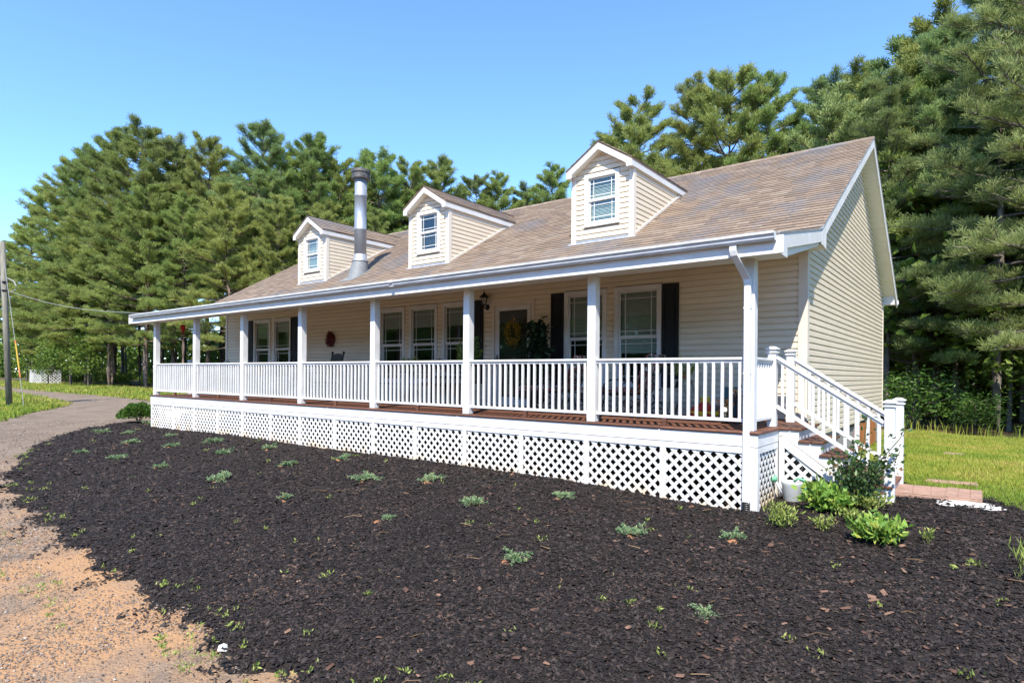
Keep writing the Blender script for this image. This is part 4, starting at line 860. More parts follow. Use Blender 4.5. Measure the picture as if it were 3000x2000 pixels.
# broad-leaved saplings and understorey
def leafy_variant(seed,H,R,n,ln,wd,matn,trunk=True,flat=.6):
    g=np.random.default_rng(seed); T=MB(); cl=[]
    T.tube([(0,0,-.2),(.05,.03,H*.4),(0,.08,H*.8)],[.05*H/4+.01,.035*H/4+.008,.01],6,False)
    nb=18
    P=[];D=[]
    for k in range(nb):
        h=H*(.25+.7*k/nb); az=k*2.4; L=R*g.uniform(.5,1)*(1-.5*k/nb); e=np.array([math.cos(az)*L,math.sin(az)*L,h+.15*L]); o=np.array([0,0,h*.85])
        T.tube([o,e],[.012*H/4+.006,.004],4,False)
        m=n//nb; t=g.uniform(.25,1.05,m)[:,None]; p=o+(e-o)*t+g.normal(0,1,(m,3))*np.array([.16,.16,.10])*R; P.append(p)
        d=rnd_dirs(m,g)*np.array([1,1,flat])+np.array([0,0,-.15]); D.append(d)
    V,F=leaves(np.concatenate(P),np.concatenate(D),g,ln,wd); return T.mesh('trunk',M['barkgrey'],True),np_mesh('crown',V,F,M[matn]),H
LV=[leafy_variant(31,5,1.7,2600,.16,.10,'leaf'),leafy_variant(32,4,1.5,2200,.14,.09,'leaf'),leafy_variant(33,2.2,1.5,2000,.14,.085,'leaf'),leafy_variant(34,1.6,1.7,2600,.11,.04,'boxwood',flat=.3)]
def leafy(name,v,loc,H,label,cat,group): 
    tm,cm,H0=LV[v]; r=thing(name,label,cat,loc,random.uniform(0,6.28),group); s=H/H0; r.scale=(s*random.uniform(.95,1.2),)*2+(s,); obj('trunk',tm,r); obj('crown',cm,r)
sap=[(-71,10.3,6,0),(-67.5,13.0,5,0),(-59,8.8,4.2,1),(-55,9.2,6.5,0),(-51.5,9.3,4.5,1)]
for i,(x,y,h,v) in enumerate(sap): leafy('broadleaf_tree',v,(x,y,gz(x,y)-.05),h,f'light green broad-leaved sapling, {ORD[i]} from the left along the far left wood edge','tree','saplings at the left wood edge')
shr=[]
for k in range(22):
    t=k/21; x=-70+t*36+g0.uniform(-.6,.6); y=10.8+2.5*t+g0.uniform(-.6,1.6); shr.append((x,y,g0.uniform(.9,1.8)))
for k in range(8): shr.append((-33+k*.7+g0.uniform(-.5,.5),14+k*1.6,g0.uniform(1.2,2.2)))
shr.sort(key=lambda s:math.atan2(s[0]-CAM[0],s[1]-CAM[1]))
for i,(x,y,h) in enumerate(shr): leafy('shrub',2,(x,y,gz(x,y)-.05),h,f'leafy green shrub, {ORD[i]} from the left at the foot of the left wood','shrub','shrubs at the foot of the left wood')
shr2=[(-1.4,16.6,1.6,'low feathery shrub at the lawn edge just right of the steps newels'),(.4,16.3,1.9,'broad low green shrub behind the lawn near the gable'),(2.0,16.5,1.3,'small shrub between trunks at the right lawn edge')]
for x,y,h,lb in shr2: leafy('shrub',3,(x,y,gz(x,y)-.05),h,lb,'shrub','shrubs behind the back lawn')
tl=[(.3,19.6,10.5),(2.9,18.6,6),(-.2,23,8),(1.6,24,9),(3.5,24,8),(5.8,22,9),(8.0,20,9),(-2.5,24,7)]
for i,(x,y,h) in enumerate(tl): leafy('broadleaf_tree',0,(x,y,gz(x,y)-.05),h,f'sunlit broad-leaved tree deep in the right wood, {ORD[i]} from the left','tree','broad-leaved trees in the right wood')
# far understorey closing the view between the trunks
g=np.random.default_rng(9); P=[];sz=[]
def wallp(a,b,n,h,th=3):
    t=g.uniform(0,1,n); x=a[0]+(b[0]-a[0])*t+g.normal(0,th,n)*.5; y=a[1]+(b[1]-a[1])*t+g.normal(0,th,n)*.5; z=GZ(x,y)+h*g.uniform(0,1,n)**1.3; P.append(np.stack([x,y,z],-1))
wallp((-150,4),(-95,26),9000,8); wallp((-95,26),(-50,30),7000,6); wallp((-50,30),(-52,44),5000,7); wallp((-52,44),(-26,54),6000,9); wallp((-26,46),(8,40),7000,9); wallp((-8,29),(9,29),7000,10,2); wallp((9,29),(17,17),6000,10,2); wallp((8,40),(22,20),6000,9); wallp((22,20),(24,6),2500,9)
P=np.concatenate(P); V,F=leaves(P,rnd_dirs(len(P),g),g,.75,.5)
obj('understorey',np_mesh('understorey',V,F,M['leaf']),kind='stuff',label='shaded green understorey deep in the woods')
# treeline across the drive, behind the viewer: seen only as reflections in the porch windows
P=[];D=[]
n=9000; x=g.uniform(-170,60,n); y=-62-g.uniform(0,12,n); z=GZ(x,y)+.3+13*g.uniform(0,1,n)**.9; V,F=tufts(np.stack([x,y,z],-1),nrm(rnd_dirs(n,g)+np.array([0,0,.6])),g,9,1.7,.5,.9)
obj('opposite_wood',np_mesh('opposite_wood',V,F,M['needle']),kind='stuff',label='pine wood across the drive, mirrored in the porch windows')
# ------------------------------------------------------------------ YARD OBJECTS
# junipers in three rows
def juniper_mesh(seed):
    g=np.random.default_rng(seed); P=[];D=[]
    for k in range(13):
        az=k*2.4+g.uniform(-.3,.3); L=g.uniform(.09,.22); el=g.uniform(.05,.55)
        d=np.array([math.cos(az)*math.cos(el),math.sin(az)*math.cos(el),math.sin(el)])
        for j in range(12):
            s=(j+1)/12; p=d*L*s+np.array([0,0,-.25*L*s*s+.015]); P.append(p+g.normal(0,.008,3)); dd=d+g.normal(0,.5,3)+np.array([0,0,.35]); D.append(dd)
    V,F=tufts(np.array(P),nrm(np.array(D)),g,7,.034,.011,.7); return V,F
JM=[np_mesh('foliage',*juniper_mesh(s),M['juniper']) for s in (41,42,43,44)]
JS=[]
for s in range(4):
    mb=MB(); g=np.random.default_rng(70+s)
    for k in range(7): 
        az=k*.9+g.uniform(-.3,.3); mb.tube([(0,0,-.03),(.06*math.cos(az),.06*math.sin(az),.03),(.13*math.cos(az),.13*math.sin(az),.035)],[.006,.004,.002],4,False)
    JS.append(mb.mesh('stems',M['barkgrey']))
JUN={'in the row nearest the porch':[(-13.97,-.81),(-12.01,-.69),(-9.79,-.57),(-7.31,-.55),(-4.62,-.9),(-2.27,-.75),(.07,-.94)],
'in the middle row of the mulch bed':[(-15.7,-1.13),(-13.77,-1.77),(-12.37,-1.42),(-10.4,-1.24),(-7.89,-1.35),(-5.67,-1.33),(-3.19,-1.51),(-.92,-1.4)],
'in the row nearest the drive':[(-16.67,-1.4),(-13.47,-2.85),(-12.13,-2.62),(-10.47,-2.45),(-8.11,-2.5),(-5.97,-2.57),(-3.83,-2.48),(-1.63,-2.66),(.38,-2.72)],
'beside the round boxwood':[(-17.93,.3)]}
CLAY=[]
i=0
for rowname,pts in JUN.items():
    for k,(x,y) in enumerate(pts):
        lb=(f'small blue-green juniper, {ORD[k]} from the left {rowname}' if len(pts)>1 else 'small blue-green juniper beside the round boxwood')
        t=thing('juniper',lb,'juniper',(x,y,gz(x,y)+.02),random.uniform(0,6.28),'young junipers planted in the mulch'); s=random.choice((.7,.85,1.0,1.1,1.25))*random.uniform(.9,1.1); t.scale=(s*random.uniform(.8,1.3),s*random.uniform(.8,1.1),s*random.uniform(.85,1.3))
        obj('foliage',JM[i%4],t); obj('stems',JS[i%4],t); CLAY.append((x+random.uniform(-.05,.1),y-.13)); i+=1
def leafclump(name,label,cat,loc,n,R,H,ln,wd,matn,stems=8,up=.6,group=None,seed=1,shell=.0,stemm='stem'):
    g=np.random.default_rng(seed); t=thing(name,label,cat,loc,0,group); T=MB(); P=[];D=[]
    for k in range(stems):
        az=k*2.4+g.uniform(-.4,.4); r=R*g.uniform(.3,.9); e=np.array([math.cos(az)*r,math.sin(az)*r,H*g.uniform(.55,1)]); T.tube([(0,0,-.03),tuple(e*np.array([.45,.45,.6])),tuple(e)],[.008,.006,.003],4,False)
        m=n//stems; s=g.uniform(.25,1,m)[:,None]; c=e*np.concatenate([s**.8,s**.8,s],1); P.append(c+g.normal(0,1,(m,3))*np.array([R*.22,R*.22,H*.12])); D.append(nrm(rnd_dirs(m,g)+np.array([0,0,up])+.5*e/np.linalg.norm(e)))
    P=np.concatenate(P); P[:,2]=np.maximum(P[:,2],.01); V,F=leaves(P,np.concatenate(D),g,ln,wd); obj('stems',T,t,m=M[stemm]); obj('leaves',np_mesh('leaves',V,F,M[matn]),t); return t
# broad-leaved rosettes (arching leaf blades)
def rosette(name,label,loc,n,L,wd,seed,cat='plant',R=.0):
    g=np.random.default_rng(seed); t=thing(name,label,cat,loc); Vs=[];Fs=[];o=0
    for k in range(n):
        az=k*2.4+g.uniform(-.4,.4); l=L*g.uniform(.55,1.1); el=g.uniform(.35,1.45); bend=g.uniform(.7,1.6); ww=wd*g.uniform(.7,1.15)*l/L
        p=np.array([math.cos(az)*R*g.uniform(0,1),math.sin(az)*R*g.uniform(0,1),.01]); d_az=np.array([math.cos(az),math.sin(az),0]); sd=np.array([-math.sin(az),math.cos(az),0]); pts=[]
        ns=7
        for j in range(ns):
            s=j/(ns-1); a=el-bend*s; 
            if j: p=p+(d_az*math.cos(a)+np.array([0,0,math.sin(a)]))*l/(ns-1)
            w_=ww*math.sin(math.pi*min(1,.12+.88*s))**.8*(1+.1*math.sin(s*20+k)); up=np.array([-math.sin(a)*d_az[0],-math.sin(a)*d_az[1],math.cos(a)])
            pts+= [p+sd*w_/2+up*w_*.16,p,p-sd*w_/2+up*w_*.16]
        Vs.append(np.array(pts)); f=[]
        for j in range(ns-1):
            b=o+j*3; f+=[(b,b+1,b+4,b+3),(b+1,b+2,b+5,b+4)]
        Fs.append(np.array(f)); o+=len(pts)
    obj('leaves',np_mesh('leaves',np.concatenate(Vs),np.concatenate(Fs),M['hosta'],True),t)
    c=MB(); c.lathe([(.03,-.03),(.035,.03),(.02,.06)],(0,0,0),8); obj('crown_base',c,t,m=M['stem']); return t
h1=leafclump('leafy_plant','large leafy green plant in front of the watering can','plant',(.74,.36,gz(.74,.36)+.02),620,.28,.30,.10,.05,'hosta',18,.35,seed=51)
h2=leafclump('leafy_plant','leafy green plant standing alone in the mulch right of the steps','plant',(1.36,-.45,gz(1.36,-.45)+.02),560,.26,.24,.10,.036,'hosta',18,.3,seed=52)
leafclump('weed_clump','lime green weed clump below the leafy plant by the downspout','weeds',(.42,-.42,gz(.42,-.42)+.02),420,.22,.26,.05,.016,'weed',14,.8,seed=3)
leafclump('weed_clump','small lime weed clump between the two leafy plants','weeds',(.85,-.35,gz(.85,-.35)+.02),150,.13,.17,.045,.015,'weed',8,.8,seed=4)
leafclump('weed_clump','yellow-green weeds at the foot of the steps newel','weeds',(1.12,.55,gz(1.12,.55)+.02),380,.26,.20,.05,.022,'weed',14,.8,seed=5)
leafclump('weed_clump','tall thin grassy weed at the right edge of the mulch','weeds',(2.52,-.85,gz(2.52,-.85)+.02),90,.14,.32,.11,.010,'weed',9,1.4,seed=6)
leafclump('weed_clump','lime weeds in front of the rose bush','weeds',(1.02,.12,gz(1.02,.12)+.02),160,.16,.12,.045,.018,'weed',9,.8,seed=71)
leafclump('weed_clump','sparse lime weed right of the lone leafy plant','weeds',(1.78,-.25,gz(1.78,-.25)+.02),60,.07,.14,.045,.015,'weed',5,1.0,seed=72)
# rose bush with long shoots
rb=leafclump('rose_bush','dark leafy rose bush growing over the lower steps','rose bush',(1.0,.62,gz(1,.62)+.01),900,.34,.62,.055,.038,'rose',14,.3,seed=7)
g=np.random.default_rng(8); T=MB(); P=[];D=[]
for (dx,dy,h) in ((.12,.0,1.12),(-.28,.05,.62),(.46,-.04,.72),(.50,.02,1.0),(-.05,.1,.8)):
    pts=[(0,0,.1),(dx*.4,dy,h*.5),(dx*.9,dy,h*.85),(dx,dy,h)]; T.tube(pts,[.008,.007,.005,.003],5,False)
    for j in range(46): s=g.uniform(.35,1); P.append(np.array([dx*s**1.1,dy,h*s])+g.normal(0,.045,3)); D.append(rnd_dirs(1,g)[0]+np.array([0,0,.2]))
obj('shoots',T,rb,m=M['stem']); V,F=leaves(np.array(P),np.array(D),g,.06,.042); obj('shoot_leaves',np_mesh('shoot_leaves',V,F,M['rose']),rb)
# boxwood at the far left
bx_=thing('boxwood','round clipped boxwood at the left end of the porch','shrub',(-18.75,.30,gz(-18.75,.3)))
g=np.random.default_rng(12); n=5200; d=rnd_dirs(n,g); d[:,2]=np.abs(d[:,2])*1.0-.25; r=.52*(.55+.47*g.uniform(0,1,n)**.45)[:,None]*(1+.10*np.sin(d[:,:1]*7+d[:,1:2]*9))
V,F=leaves(d*r*np.array([1.05,1,.80])+np.array([0,0,.27]),nrm(d+.7*rnd_dirs(n,g)+np.array([0,0,.3])),g,.065,.04); obj('foliage',np_mesh('foliage',V,F,M['boxwood']),bx_)
mb=MB()
for k in range(7): mb.tube([(0,0,-.05),(.2*math.cos(k*.9),.2*math.sin(k*.9),.35)],[.016,.008],5,False)
obj('stems',mb,bx_,m=M['barkgrey'])
# stacked stone blocks behind it
for k,(x,y,z,lb) in enumerate(((-18.0,1.1,0,'lower weathered stone block at the left corner of the porch'),(-17.98,1.12,.205,'upper weathered stone block at the left corner of the porch'))):
    b=MB(); b.cbox(-.32,.32,-.2,.2,0,.2,.025); obj('stone_block',b,None,(x,y,gz(x,y)-.02+z),.25+.1*k,label=lb,cat='stone',m=M['limestone'] if k else M['concrete'])
# pavers
def slab(name,cx_,cy_,lx,ly,h,rz,lab,z=None):
    g=np.random.default_rng(int(abs(cx_*100))); t=thing(name,lab,'paver',(cx_,cy_,(gz(cx_,cy_) if z is None else z)),rz)
    s=MB(); s.cbox(-lx/2,lx/2,-ly/2,ly/2,-.06,h-.005,.012); obj('slab_base',s,t,m=M['paver'])
    k=0; nx=3; ny=3
    for i in range(nx):
        for j in range(ny):
            a=-lx/2+lx*i/nx; b=-ly/2+ly*j/ny; mb=MB(); mb.cbox(a+.003,a+lx/nx-.003,b+.003,b+ly/ny-.003,h-.008,h+g.uniform(0,.004),.004); obj('brick_face',mb,t,m=M['paver'])
slab('paver_slab',1.60,1.58,.56,.74,.05,.05,'pink paver slab against the steps newel')
slab('paver_slab',2.03,1.60,.36,.72,.065,.0,'pink paver slab at the outer end, resting on white concrete')
wc=MB(); g=np.random.default_rng(4)
pts=[]; n=22
for k in range(n): a=2*math.pi*k/n; r=(.30 if math.sin(a)<.3 else .22)*g.uniform(.75,1.15); pts.append((2.07+r*1.1*math.cos(a),1.22+r*.8*math.sin(a)))
wc.add([(2.05,1.25,gz(2.05,1.25)+.045)]+[(x,y,gz(x,y)+.022) for x,y in pts],[(0,1+k,1+(k+1)%n) for k in range(n)]); obj('concrete_spill',wc,None,label='white concrete spill under the outer paver slab',cat='concrete',m=M['limestone'])
for (x,y,lb) in ((1.76,7.0,'pale stepping brick far out in the back lawn'),(2.0,2.72,'stepping brick sunk in the grass just behind the pavers'),(1.74,2.70,'half-buried brick beside the stepping brick behind the pavers')):
    b=MB(); b.cbox(-.16,.16,-.10,.10,-.04,.035,.01); obj('stepping_brick',b,None,(x,y,gz(x,y)+.01),random.uniform(-.2,.2),label=lb,cat='brick',m=M['paver'])
rk=MB(); g=np.random.default_rng(14)
rk.lathe([(.03,-.02),(.07,.0),(.065,.035),(.03,.055),(.005,.06)],(0,0,0),9)
rk.v=[(x*(1+g.uniform(-.2,.3)),y*(.7+g.uniform(-.1,.2)),z*(1+g.uniform(-.2,.2))) for x,y,z in rk.v]
rk.v=[(x*.7,y*.7,z*.7) for x,y,z in rk.v]
obj('rock',rk,None,(-2.64,-5.23,gz(-2.64,-5.23)),0,label='white rock on the drive beside the mulch edge',cat='rock',m=M['limestone'])
# watering can
wcn=thing('watering_can','grey watering can with green spout rose and handle beside the steps','watering can',(.27,.72,gz(.27,.72)+.01))
M['cangrey']=mat('grey_plastic',(.42,.44,.45),.45,.1,8); M['cangreen']=mat('mint_plastic',(.16,.48,.26),.45,.1,8)
obj('body',MB().lathe([(.10,.0),(.105,.01),(.125,.20),(.135,.235),(.13,.25),(.095,.252),(.09,.235),(.085,.10),(.02,.09)],(0,0,0),24),wcn,m=M['cangrey'],smooth=True)
obj('spout',MB().tube([(-.09,-.01,.06),(-.15,-.01,.14),(-.20,-.01,.24)],[.028,.022,.016],10),wcn,m=M['cangrey'],smooth=True)
obj('spout_rose',MB().tube([(-.19,-.012,.235),(-.215,-.02,.262),(-.232,-.024,.276)],[.018,.05,.052],14),wcn,m=M['cangreen'],smooth=True)
obj('handle',MB().tube([(.02,0,.25),(.07,0,.30),(.14,0,.285),(.17,0,.20),(.13,0,.08)],[.014,.015,.015,.014,.012],8),wcn,m=M['cangreen'],smooth=True)
# utility pole, guy wire, service drop
px_,py_=-29.5,-.46; pz_=gz(px_,py_)
up=thing('utility_pole','weathered wooden utility pole at the left edge of the picture','utility pole',(px_,py_,pz_))
pm=MB(); pm.tube([(.0,0,-.3),(-.30,-.22,6.8)],[.115,.095],14); obj('pole_shaft',pm,up,m=M['pole'],smooth=True)
obj('transformer',MB().lathe([(.22,5.05),(.25,5.08),(.25,5.85),(.22,5.92),(.05,5.97)],(-.60,-.30,-.55),18),up,m=M['galv'],smooth=True)
obj('bracket',MB().box(-.5,-.1,-.25,-.05,4.75,4.81).box(-.5,-.1,-.25,-.05,5.1,5.16),up,m=M['iron'])
obj('conduit_loop',MB().tube([(-.1,-.1,5.3),(.22,.05,5.15),(.36,.1,4.95),(.3,.08,4.8),(.05,.0,4.75)],.02,6),up,m=M['cordw'])
gx_,gy_=-28.24,-.28
gw_=thing('guy_wire','guy wire with yellow and orange sleeve beside the utility pole','guy wire',(gx_,gy_,gz(gx_,gy_)))
obj('wire',MB().tube([(0,0,-.1),(px_-gx_-.28,py_-gy_-.2,6.4)],.012,6),gw_,m=M['cordw'])
v=Vector((px_-gx_-.28,py_-gy_-.2,6.5)); 
obj('sleeve',MB().tube([v*.24,v*.40],.028,8),gw_,m=M['yellowg']); M['osleeve']=mat('orange_sleeve',(.55,.18,.06),.6); obj('sleeve',MB().tube([v*.19,v*.24],.028,8),gw_,m=M['osleeve']); obj('sleeve',MB().tube([v*.40,v*.42],.028,8),gw_,m=M['osleeve'])
A=Vector((px_-.05,py_-.05,pz_+4.76)); B=Vector((-17.75,.15,2.43)); pts=[]
for k in range(17): t=k/16; p=A.lerp(B,t); p.z-=.22*math.sin(math.pi*t); pts.append(p)
obj('service_cable',MB().tube(pts,.009,6),None,label='thin overhead cable from the utility pole to the house',cat='cable',m=M['cordw'])
# far lattice enclosure
le=thing('lattice_enclosure','white lattice enclosure standing before the wood at far left','enclosure',(-65.0,10.2,gz(-65,10.2)))
hx=[(-1.9,.9),(-1.5,-.55),(.0,-1.1),(1.6,-.75),(2.1,.6)]
for (a,b) in zip(hx,hx[1:]):
    a_=Vector((*a,0)); b_=Vector((*b,0)); L=(b_-a_).length; u=(b_-a_).normalized()
    f=MB(); f.bar(a_+Vector((0,0,1.16)),b_+Vector((0,0,1.16)),.12,.09); f.bar(a_+Vector((0,0,0.05)),b_+Vector((0,0,0.05)),.08,.09); f.bar(a_,a_+Vector((0,0,1.16)),.10,.10); P_=obj('lattice_panel',f,le,m=M['white'])
    s=MB(); n=int(L/.26)
    for d in (1,-1):
        for k in range(-6,n+6):
            xs_=np.linspace(0,L,50); zs=(xs_-k*.26)*d+ (0 if d>0 else 1.1); ok=(zs>.05)&(zs<1.15)
            i_=np.where(ok)[0]
            if len(i_)>3:
                p=a_+u*xs_[i_[0]]; q2=a_+u*xs_[i_[-1]]; s.bar((p.x,p.y,zs[i_[0]]),(q2.x,q2.y,zs[i_[-1]]),.045,.012,up=(u.y,-u.x,0))
    obj('slats',s,P_,m=M['white'],kind='stuff')
# ------------------------------------------------------------------ PORCH OBJECTS
# wall lantern
la=thing('wall_lantern','black coach lantern on the wall left of the door','lantern',(-6.38,WY-.024,2.14))
obj('back_plate',MB().lathe([(.065,0),(.065,.012),(.03,.03)],(0,0,0),14),la,m=M['iron']).rotation_euler=(math.pi/2,0,0)
obj('arm',MB().tube([(0,-.02,0),(0,-.09,-.03),(0,-.13,.0),(0,-.13,.05)],.011,8),la,m=M['iron'],smooth=True)
cg=MB()
for k in range(6):
    a=k*math.pi/3; cg.tube([(.045*math.cos(a),-.13+.045*math.sin(a),.05),(.075*math.cos(a),-.13+.075*math.sin(a),.20)],.006,5)
cg.lathe([(.05,.035),(.05,.05),(.02,.06)],(0,-.13,0),12); obj('cage',cg,la,m=M['iron'])
obj('lamp_glass',MB().lathe([(.038,.052),(.068,.198)],(0,-.13,0),12,False),la,m=M['glass'])
obj('roof_cap',MB().lathe([(.105,.195),(.108,.205),(.07,.25),(.045,.265),(.03,.29),(.012,.31),(.014,.325),(.004,.37)],(0,-.13,0),14),la,m=M['iron'],smooth=True)
# wreaths
def wreath(name,label,c,R,r,n,ln,wd,matn,seed,filled=False):
    g=np.random.default_rng(seed); t=thing(name,label,'wreath',c); a=g.uniform(0,2*math.pi,n); rr=(R*np.sqrt(g.uniform(0,1,n)) if filled else R+g.normal(0,r*.5,n)); P=np.stack([rr*np.cos(a),g.normal(-.03,.025,n),rr*np.sin(a)*1.25],-1)
    D=nrm(np.stack([.35*np.cos(a),-.5+0*a,.35*np.sin(a)],-1)+1.0*rnd_dirs(n,g)); V,F=leaves(P,D,g,ln,wd); obj('petals',np_mesh('petals',V,F,M[matn]),t,kind='stuff')
    obj('ring',MB().tube([(R*.9*math.cos(k*.3142),0,R*1.12*math.sin(k*.3142)) for k in range(21)],.012,6),t,m=M['iron'])
M['wred']=ramp_mat('dusty_red_petals',[(0,(.11,.02,.022)),(.6,(.22,.05,.055)),(1,(.34,.12,.11))],.7); M['wyel']=ramp_mat('yellow_blossom',[(0,(.32,.20,.015)),(.6,(.58,.40,.03)),(1,(.35,.22,.06))],.6,transl=.2)
wreath('wreath','round dusty red wreath on the siding above the rocking chair',(-11.96,WY-.03,1.60),.15,.06,420,.075,.03,'wred',21,True)
wreath('wreath','yellow flower wreath on the storm door glass',(-5.65,WY-.05,1.56),.155,.085,520,.05,.018,'wyel',22)
# red wind chime
wch=thing('wind_chime','red glass wind ornament hanging in the leftmost porch bay','wind chime',(-15.82,.30,2.11))
M['redglass']=mat('red_glass',(.40,.012,.008),.15,.3,20)
obj('cord',MB().tube([(0,0,.0),(0,0,-.09)],.004,5),wch,m=M['iron']); obj('ornament',MB().lathe([(.02,-.09),(.075,-.11),(.08,-.13),(.06,-.15),(.07,-.20),(.06,-.26),(.03,-.30),(.012,-.34)],(0,0,0),10),wch,m=M['redglass'])
obj('perch',MB().lathe([(.085,-.375),(.085,-.385)],(0,0,0),10),wch,m=M['redglass']); obj('cord',MB().tube([(0,0,-.33),(0,0,-.38)],.004,5),wch,m=M['iron'])
# rocking chair
rc_=thing('rocking_chair','black slatted rocking chair on the porch below the red wreath','rocking chair',(-10.95,1.55,.004),rad(-6))
M['bpaint']=mat('black_paint',(.010,.011,.010),.6,.2,10,.05,60)
def rp_(n,mb,sm=False): return obj(n,mb,rc_,m=M['bpaint'],smooth=sm)
for sx in (-.27,.27):
    rp_('rocker',MB().tube([(sx,-.45,.07),(sx,-.2,.025),(sx,.1,.02),(sx,.4,.07),(sx,.55,.12)],.02,6)); rp_('back_post',MB().tube([(sx,.26,.04),(sx,.27,.5),(sx,.40,1.12),(sx,.41,1.17)],[.022,.022,.02,.022],8)); rp_('finial',MB().lathe([(.015,0),(.032,.02),(.034,.04),(.02,.06),(.004,.065)],(sx,.41,1.165),10),True)
    rp_('front_leg',MB().tube([(sx,-.22,.03),(sx,-.22,.66)],.022,8)); rp_('arm',MB().cbox(sx-.045,sx+.045,-.30,.32,.66,.685,.01))
rp_('seat',MB().cbox(-.28,.28,-.25,.26,.42,.45,.01)); rp_('lower_back_rail',MB().bar((-.26,.30,.56),(.26,.30,.56),.03,.05))
tp=[(-.26,.0),(.26,.0),(.26,.10),(.12,.135),(0,.145),(-.12,.135),(-.26,.10)]; mb=MB(); mb.prism(tp,.385,.41,'y'); mb.v=[(x,y,z+1.03) for x,y,z in mb.v]; rp_('top_rail',mb)
for k in range(7): x=-.2+k*.067; rp_('slat',MB().bar((x,.305,.57),(x,.392,1.04),.035,.014,up=(0,-1,.2)))
# chaise lounges
def floral(name,cols):
    m,t,b=new_mat(name); L=t.links; b.inputs['Roughness'].default_value=.85; geo=N(t,'ShaderNodeNewGeometry'); vo=N(t,'ShaderNodeTexVoronoi'); vo.inputs['Scale'].default_value=30; L.new(geo.outputs['Position'],vo.inputs['Vector'])
    sp=N(t,'ShaderNodeSeparateColor'); L.new(vo.outputs['Color'],sp.inputs[0]); cr=N(t,'ShaderNodeValToRGB'); cr.color_ramp.interpolation='CONSTANT'; L.new(sp.outputs[0],cr.inputs[0]); e=cr.color_ramp.elements; e[0].color=(*cols[0],1); e[1].position=.9; e[1].color=(*cols[-1],1)
    for i,c in enumerate(cols[1:-1]): x=e.new(.3+.6*i/(len(cols)-2)); x.color=(*c,1)
    L.new(cr.outputs[0],b.inputs['Base Color']); return m
M['floral']=floral('dark_floral_fabric',[(.02,.02,.02),(.42,.40,.34),(.06,.08,.04),(.36,.06,.04),(.60,.55,.46)])
M['piping']=mat('red_piping',(.30,.05,.03),.8)
def chaise(x,y,rz,lab):
    t=thing('lounge_chair',lab,'lounge chair',(x,y,.004),rz,'floral lounge chairs on the porch')
    def o(n,mb,m,sm=False): return obj(n,mb,t,m=M[m],smooth=sm)
    fr=MB(); 
    for sy in (-.30,.30):
        fr.tube([(-.62,sy,.36),(.35,sy,.36),(.62,sy,.95)],.016,6)
    fr.tube([(-.62,-.3,.36),(-.62,.3,.36)],.016,6); fr.tube([(.62,-.3,.95),(.62,.3,.95)],.016,6); o('frame',fr,'iron')
    for sy in (-.30,.30):
        o('arm',MB().tube([(.42,sy,.50),(.30,sy,.60),(-.05,sy,.60),(-.18,sy,.52),(-.2,sy,.36)],.014,6),'iron')
        for lx,bx in ((-.5,-.62),(.25,.34)): o('leg',MB().tube([(lx,sy,.36),(bx,sy,.0)],.014,6),'iron')
        sc_=MB(); sc_.tube([(-.05+.085*math.cos(k*.7),sy,.18+.085*math.sin(k*.7)) for k in range(10)],.009,5); sc_.tube([(.12+.06*math.cos(k*.7),sy,.22+.06*math.sin(k*.7)) for k in range(10)],.009,5); sc_.tube([(-.45,sy,.34),(-.14,sy,.22),(.05,sy,.10),(.26,sy,.33)],.009,5); o('scroll',sc_,'iron')
        w_=MB(); w_.tube([(.46+.12*math.cos(k*.5236),sy+.03*(1 if sy>0 else -1),.125+.12*math.sin(k*.5236)) for k in range(13)],.014,6)
        for k in range(4): w_.tube([(.46,sy+.03*(1 if sy>0 else -1),.125),(.46+.12*math.cos(k*1.57),sy+.03*(1 if sy>0 else -1),.125+.12*math.sin(k*1.57))],.007,4)
        w_.tube([(.40,sy,.36),(.46,sy+.03*(1 if sy>0 else -1),.125)],.012,5); o('wheel',w_,'iron')
    me=MB()
    for k in range(14): me.box(-.625,-.615,-.29+k*.042,-.272+k*.042,.23,.35)
    me.box(-.628,-.612,-.3,.3,.22,.235); o('mesh_apron',me,'iron')
    o('seat_cushion',MB().cbox(-.62,.36,-.29,.29,.385,.475,.03),'floral',True)
    bk=MB(); bk.cbox(-.045,.045,-.29,.29,0,.64,.03); R_=Matrix.Translation((.36,0,.42))@Matrix.Rotation(rad(23),4,'Y'); bk.v=[tuple(R_@Vector(p)) for p in bk.v]; o('back_cushion',bk,'floral',True)
    pi=MB(); pi.tube([(-.62,-.292,.43),(.36,-.292,.43),(.60,-.292,1.0)],.009,5); o('cushion_piping',pi,'piping')
chaise(-3.92,1.42,rad(4),'floral cushioned lounge chair behind the sixth railing bay, left one of the pair')
chaise(-2.52,1.42,rad(-2),'floral cushioned lounge chair behind the rightmost railing bay, right one of the pair')
# ivy topiary by the door
def pot(t,r,h,matn='iron'): obj('pot',MB().lathe([(r*.7,0),(r*.95,h*.9),(r,h*.9),(r,h),(r*.9,h),(r*.88,h*.85),(.02,h*.82)],(0,0,0),18),t,m=M[matn],smooth=False)
M['terra']=mat('terracotta',(.34,.13,.06),.85,.2,10)
tp_=leafclump('ivy_topiary','tall dark green ivy plant standing right of the front door','ivy plant',(-4.72,2.05,.004),1300,.19,1.55,.085,.07,'ivy',12,.1,seed=61,stemm='bark'); pot(tp_,.17,.34)
g=np.random.default_rng(62); n=900; P=np.stack([g.normal(.0,.10,n),g.normal(0,.10,n),1.05+g.uniform(-.35,.65,n)],-1); P[:,0]*=1+.9*(P[:,2]<1.2); V,F=leaves(P,nrm(rnd_dirs(n,g)+np.array([0,-.5,-.2])),g,.09,.075); obj('ivy_leaves',np_mesh('ivy_leaves',V,F,M['ivy']),tp_)
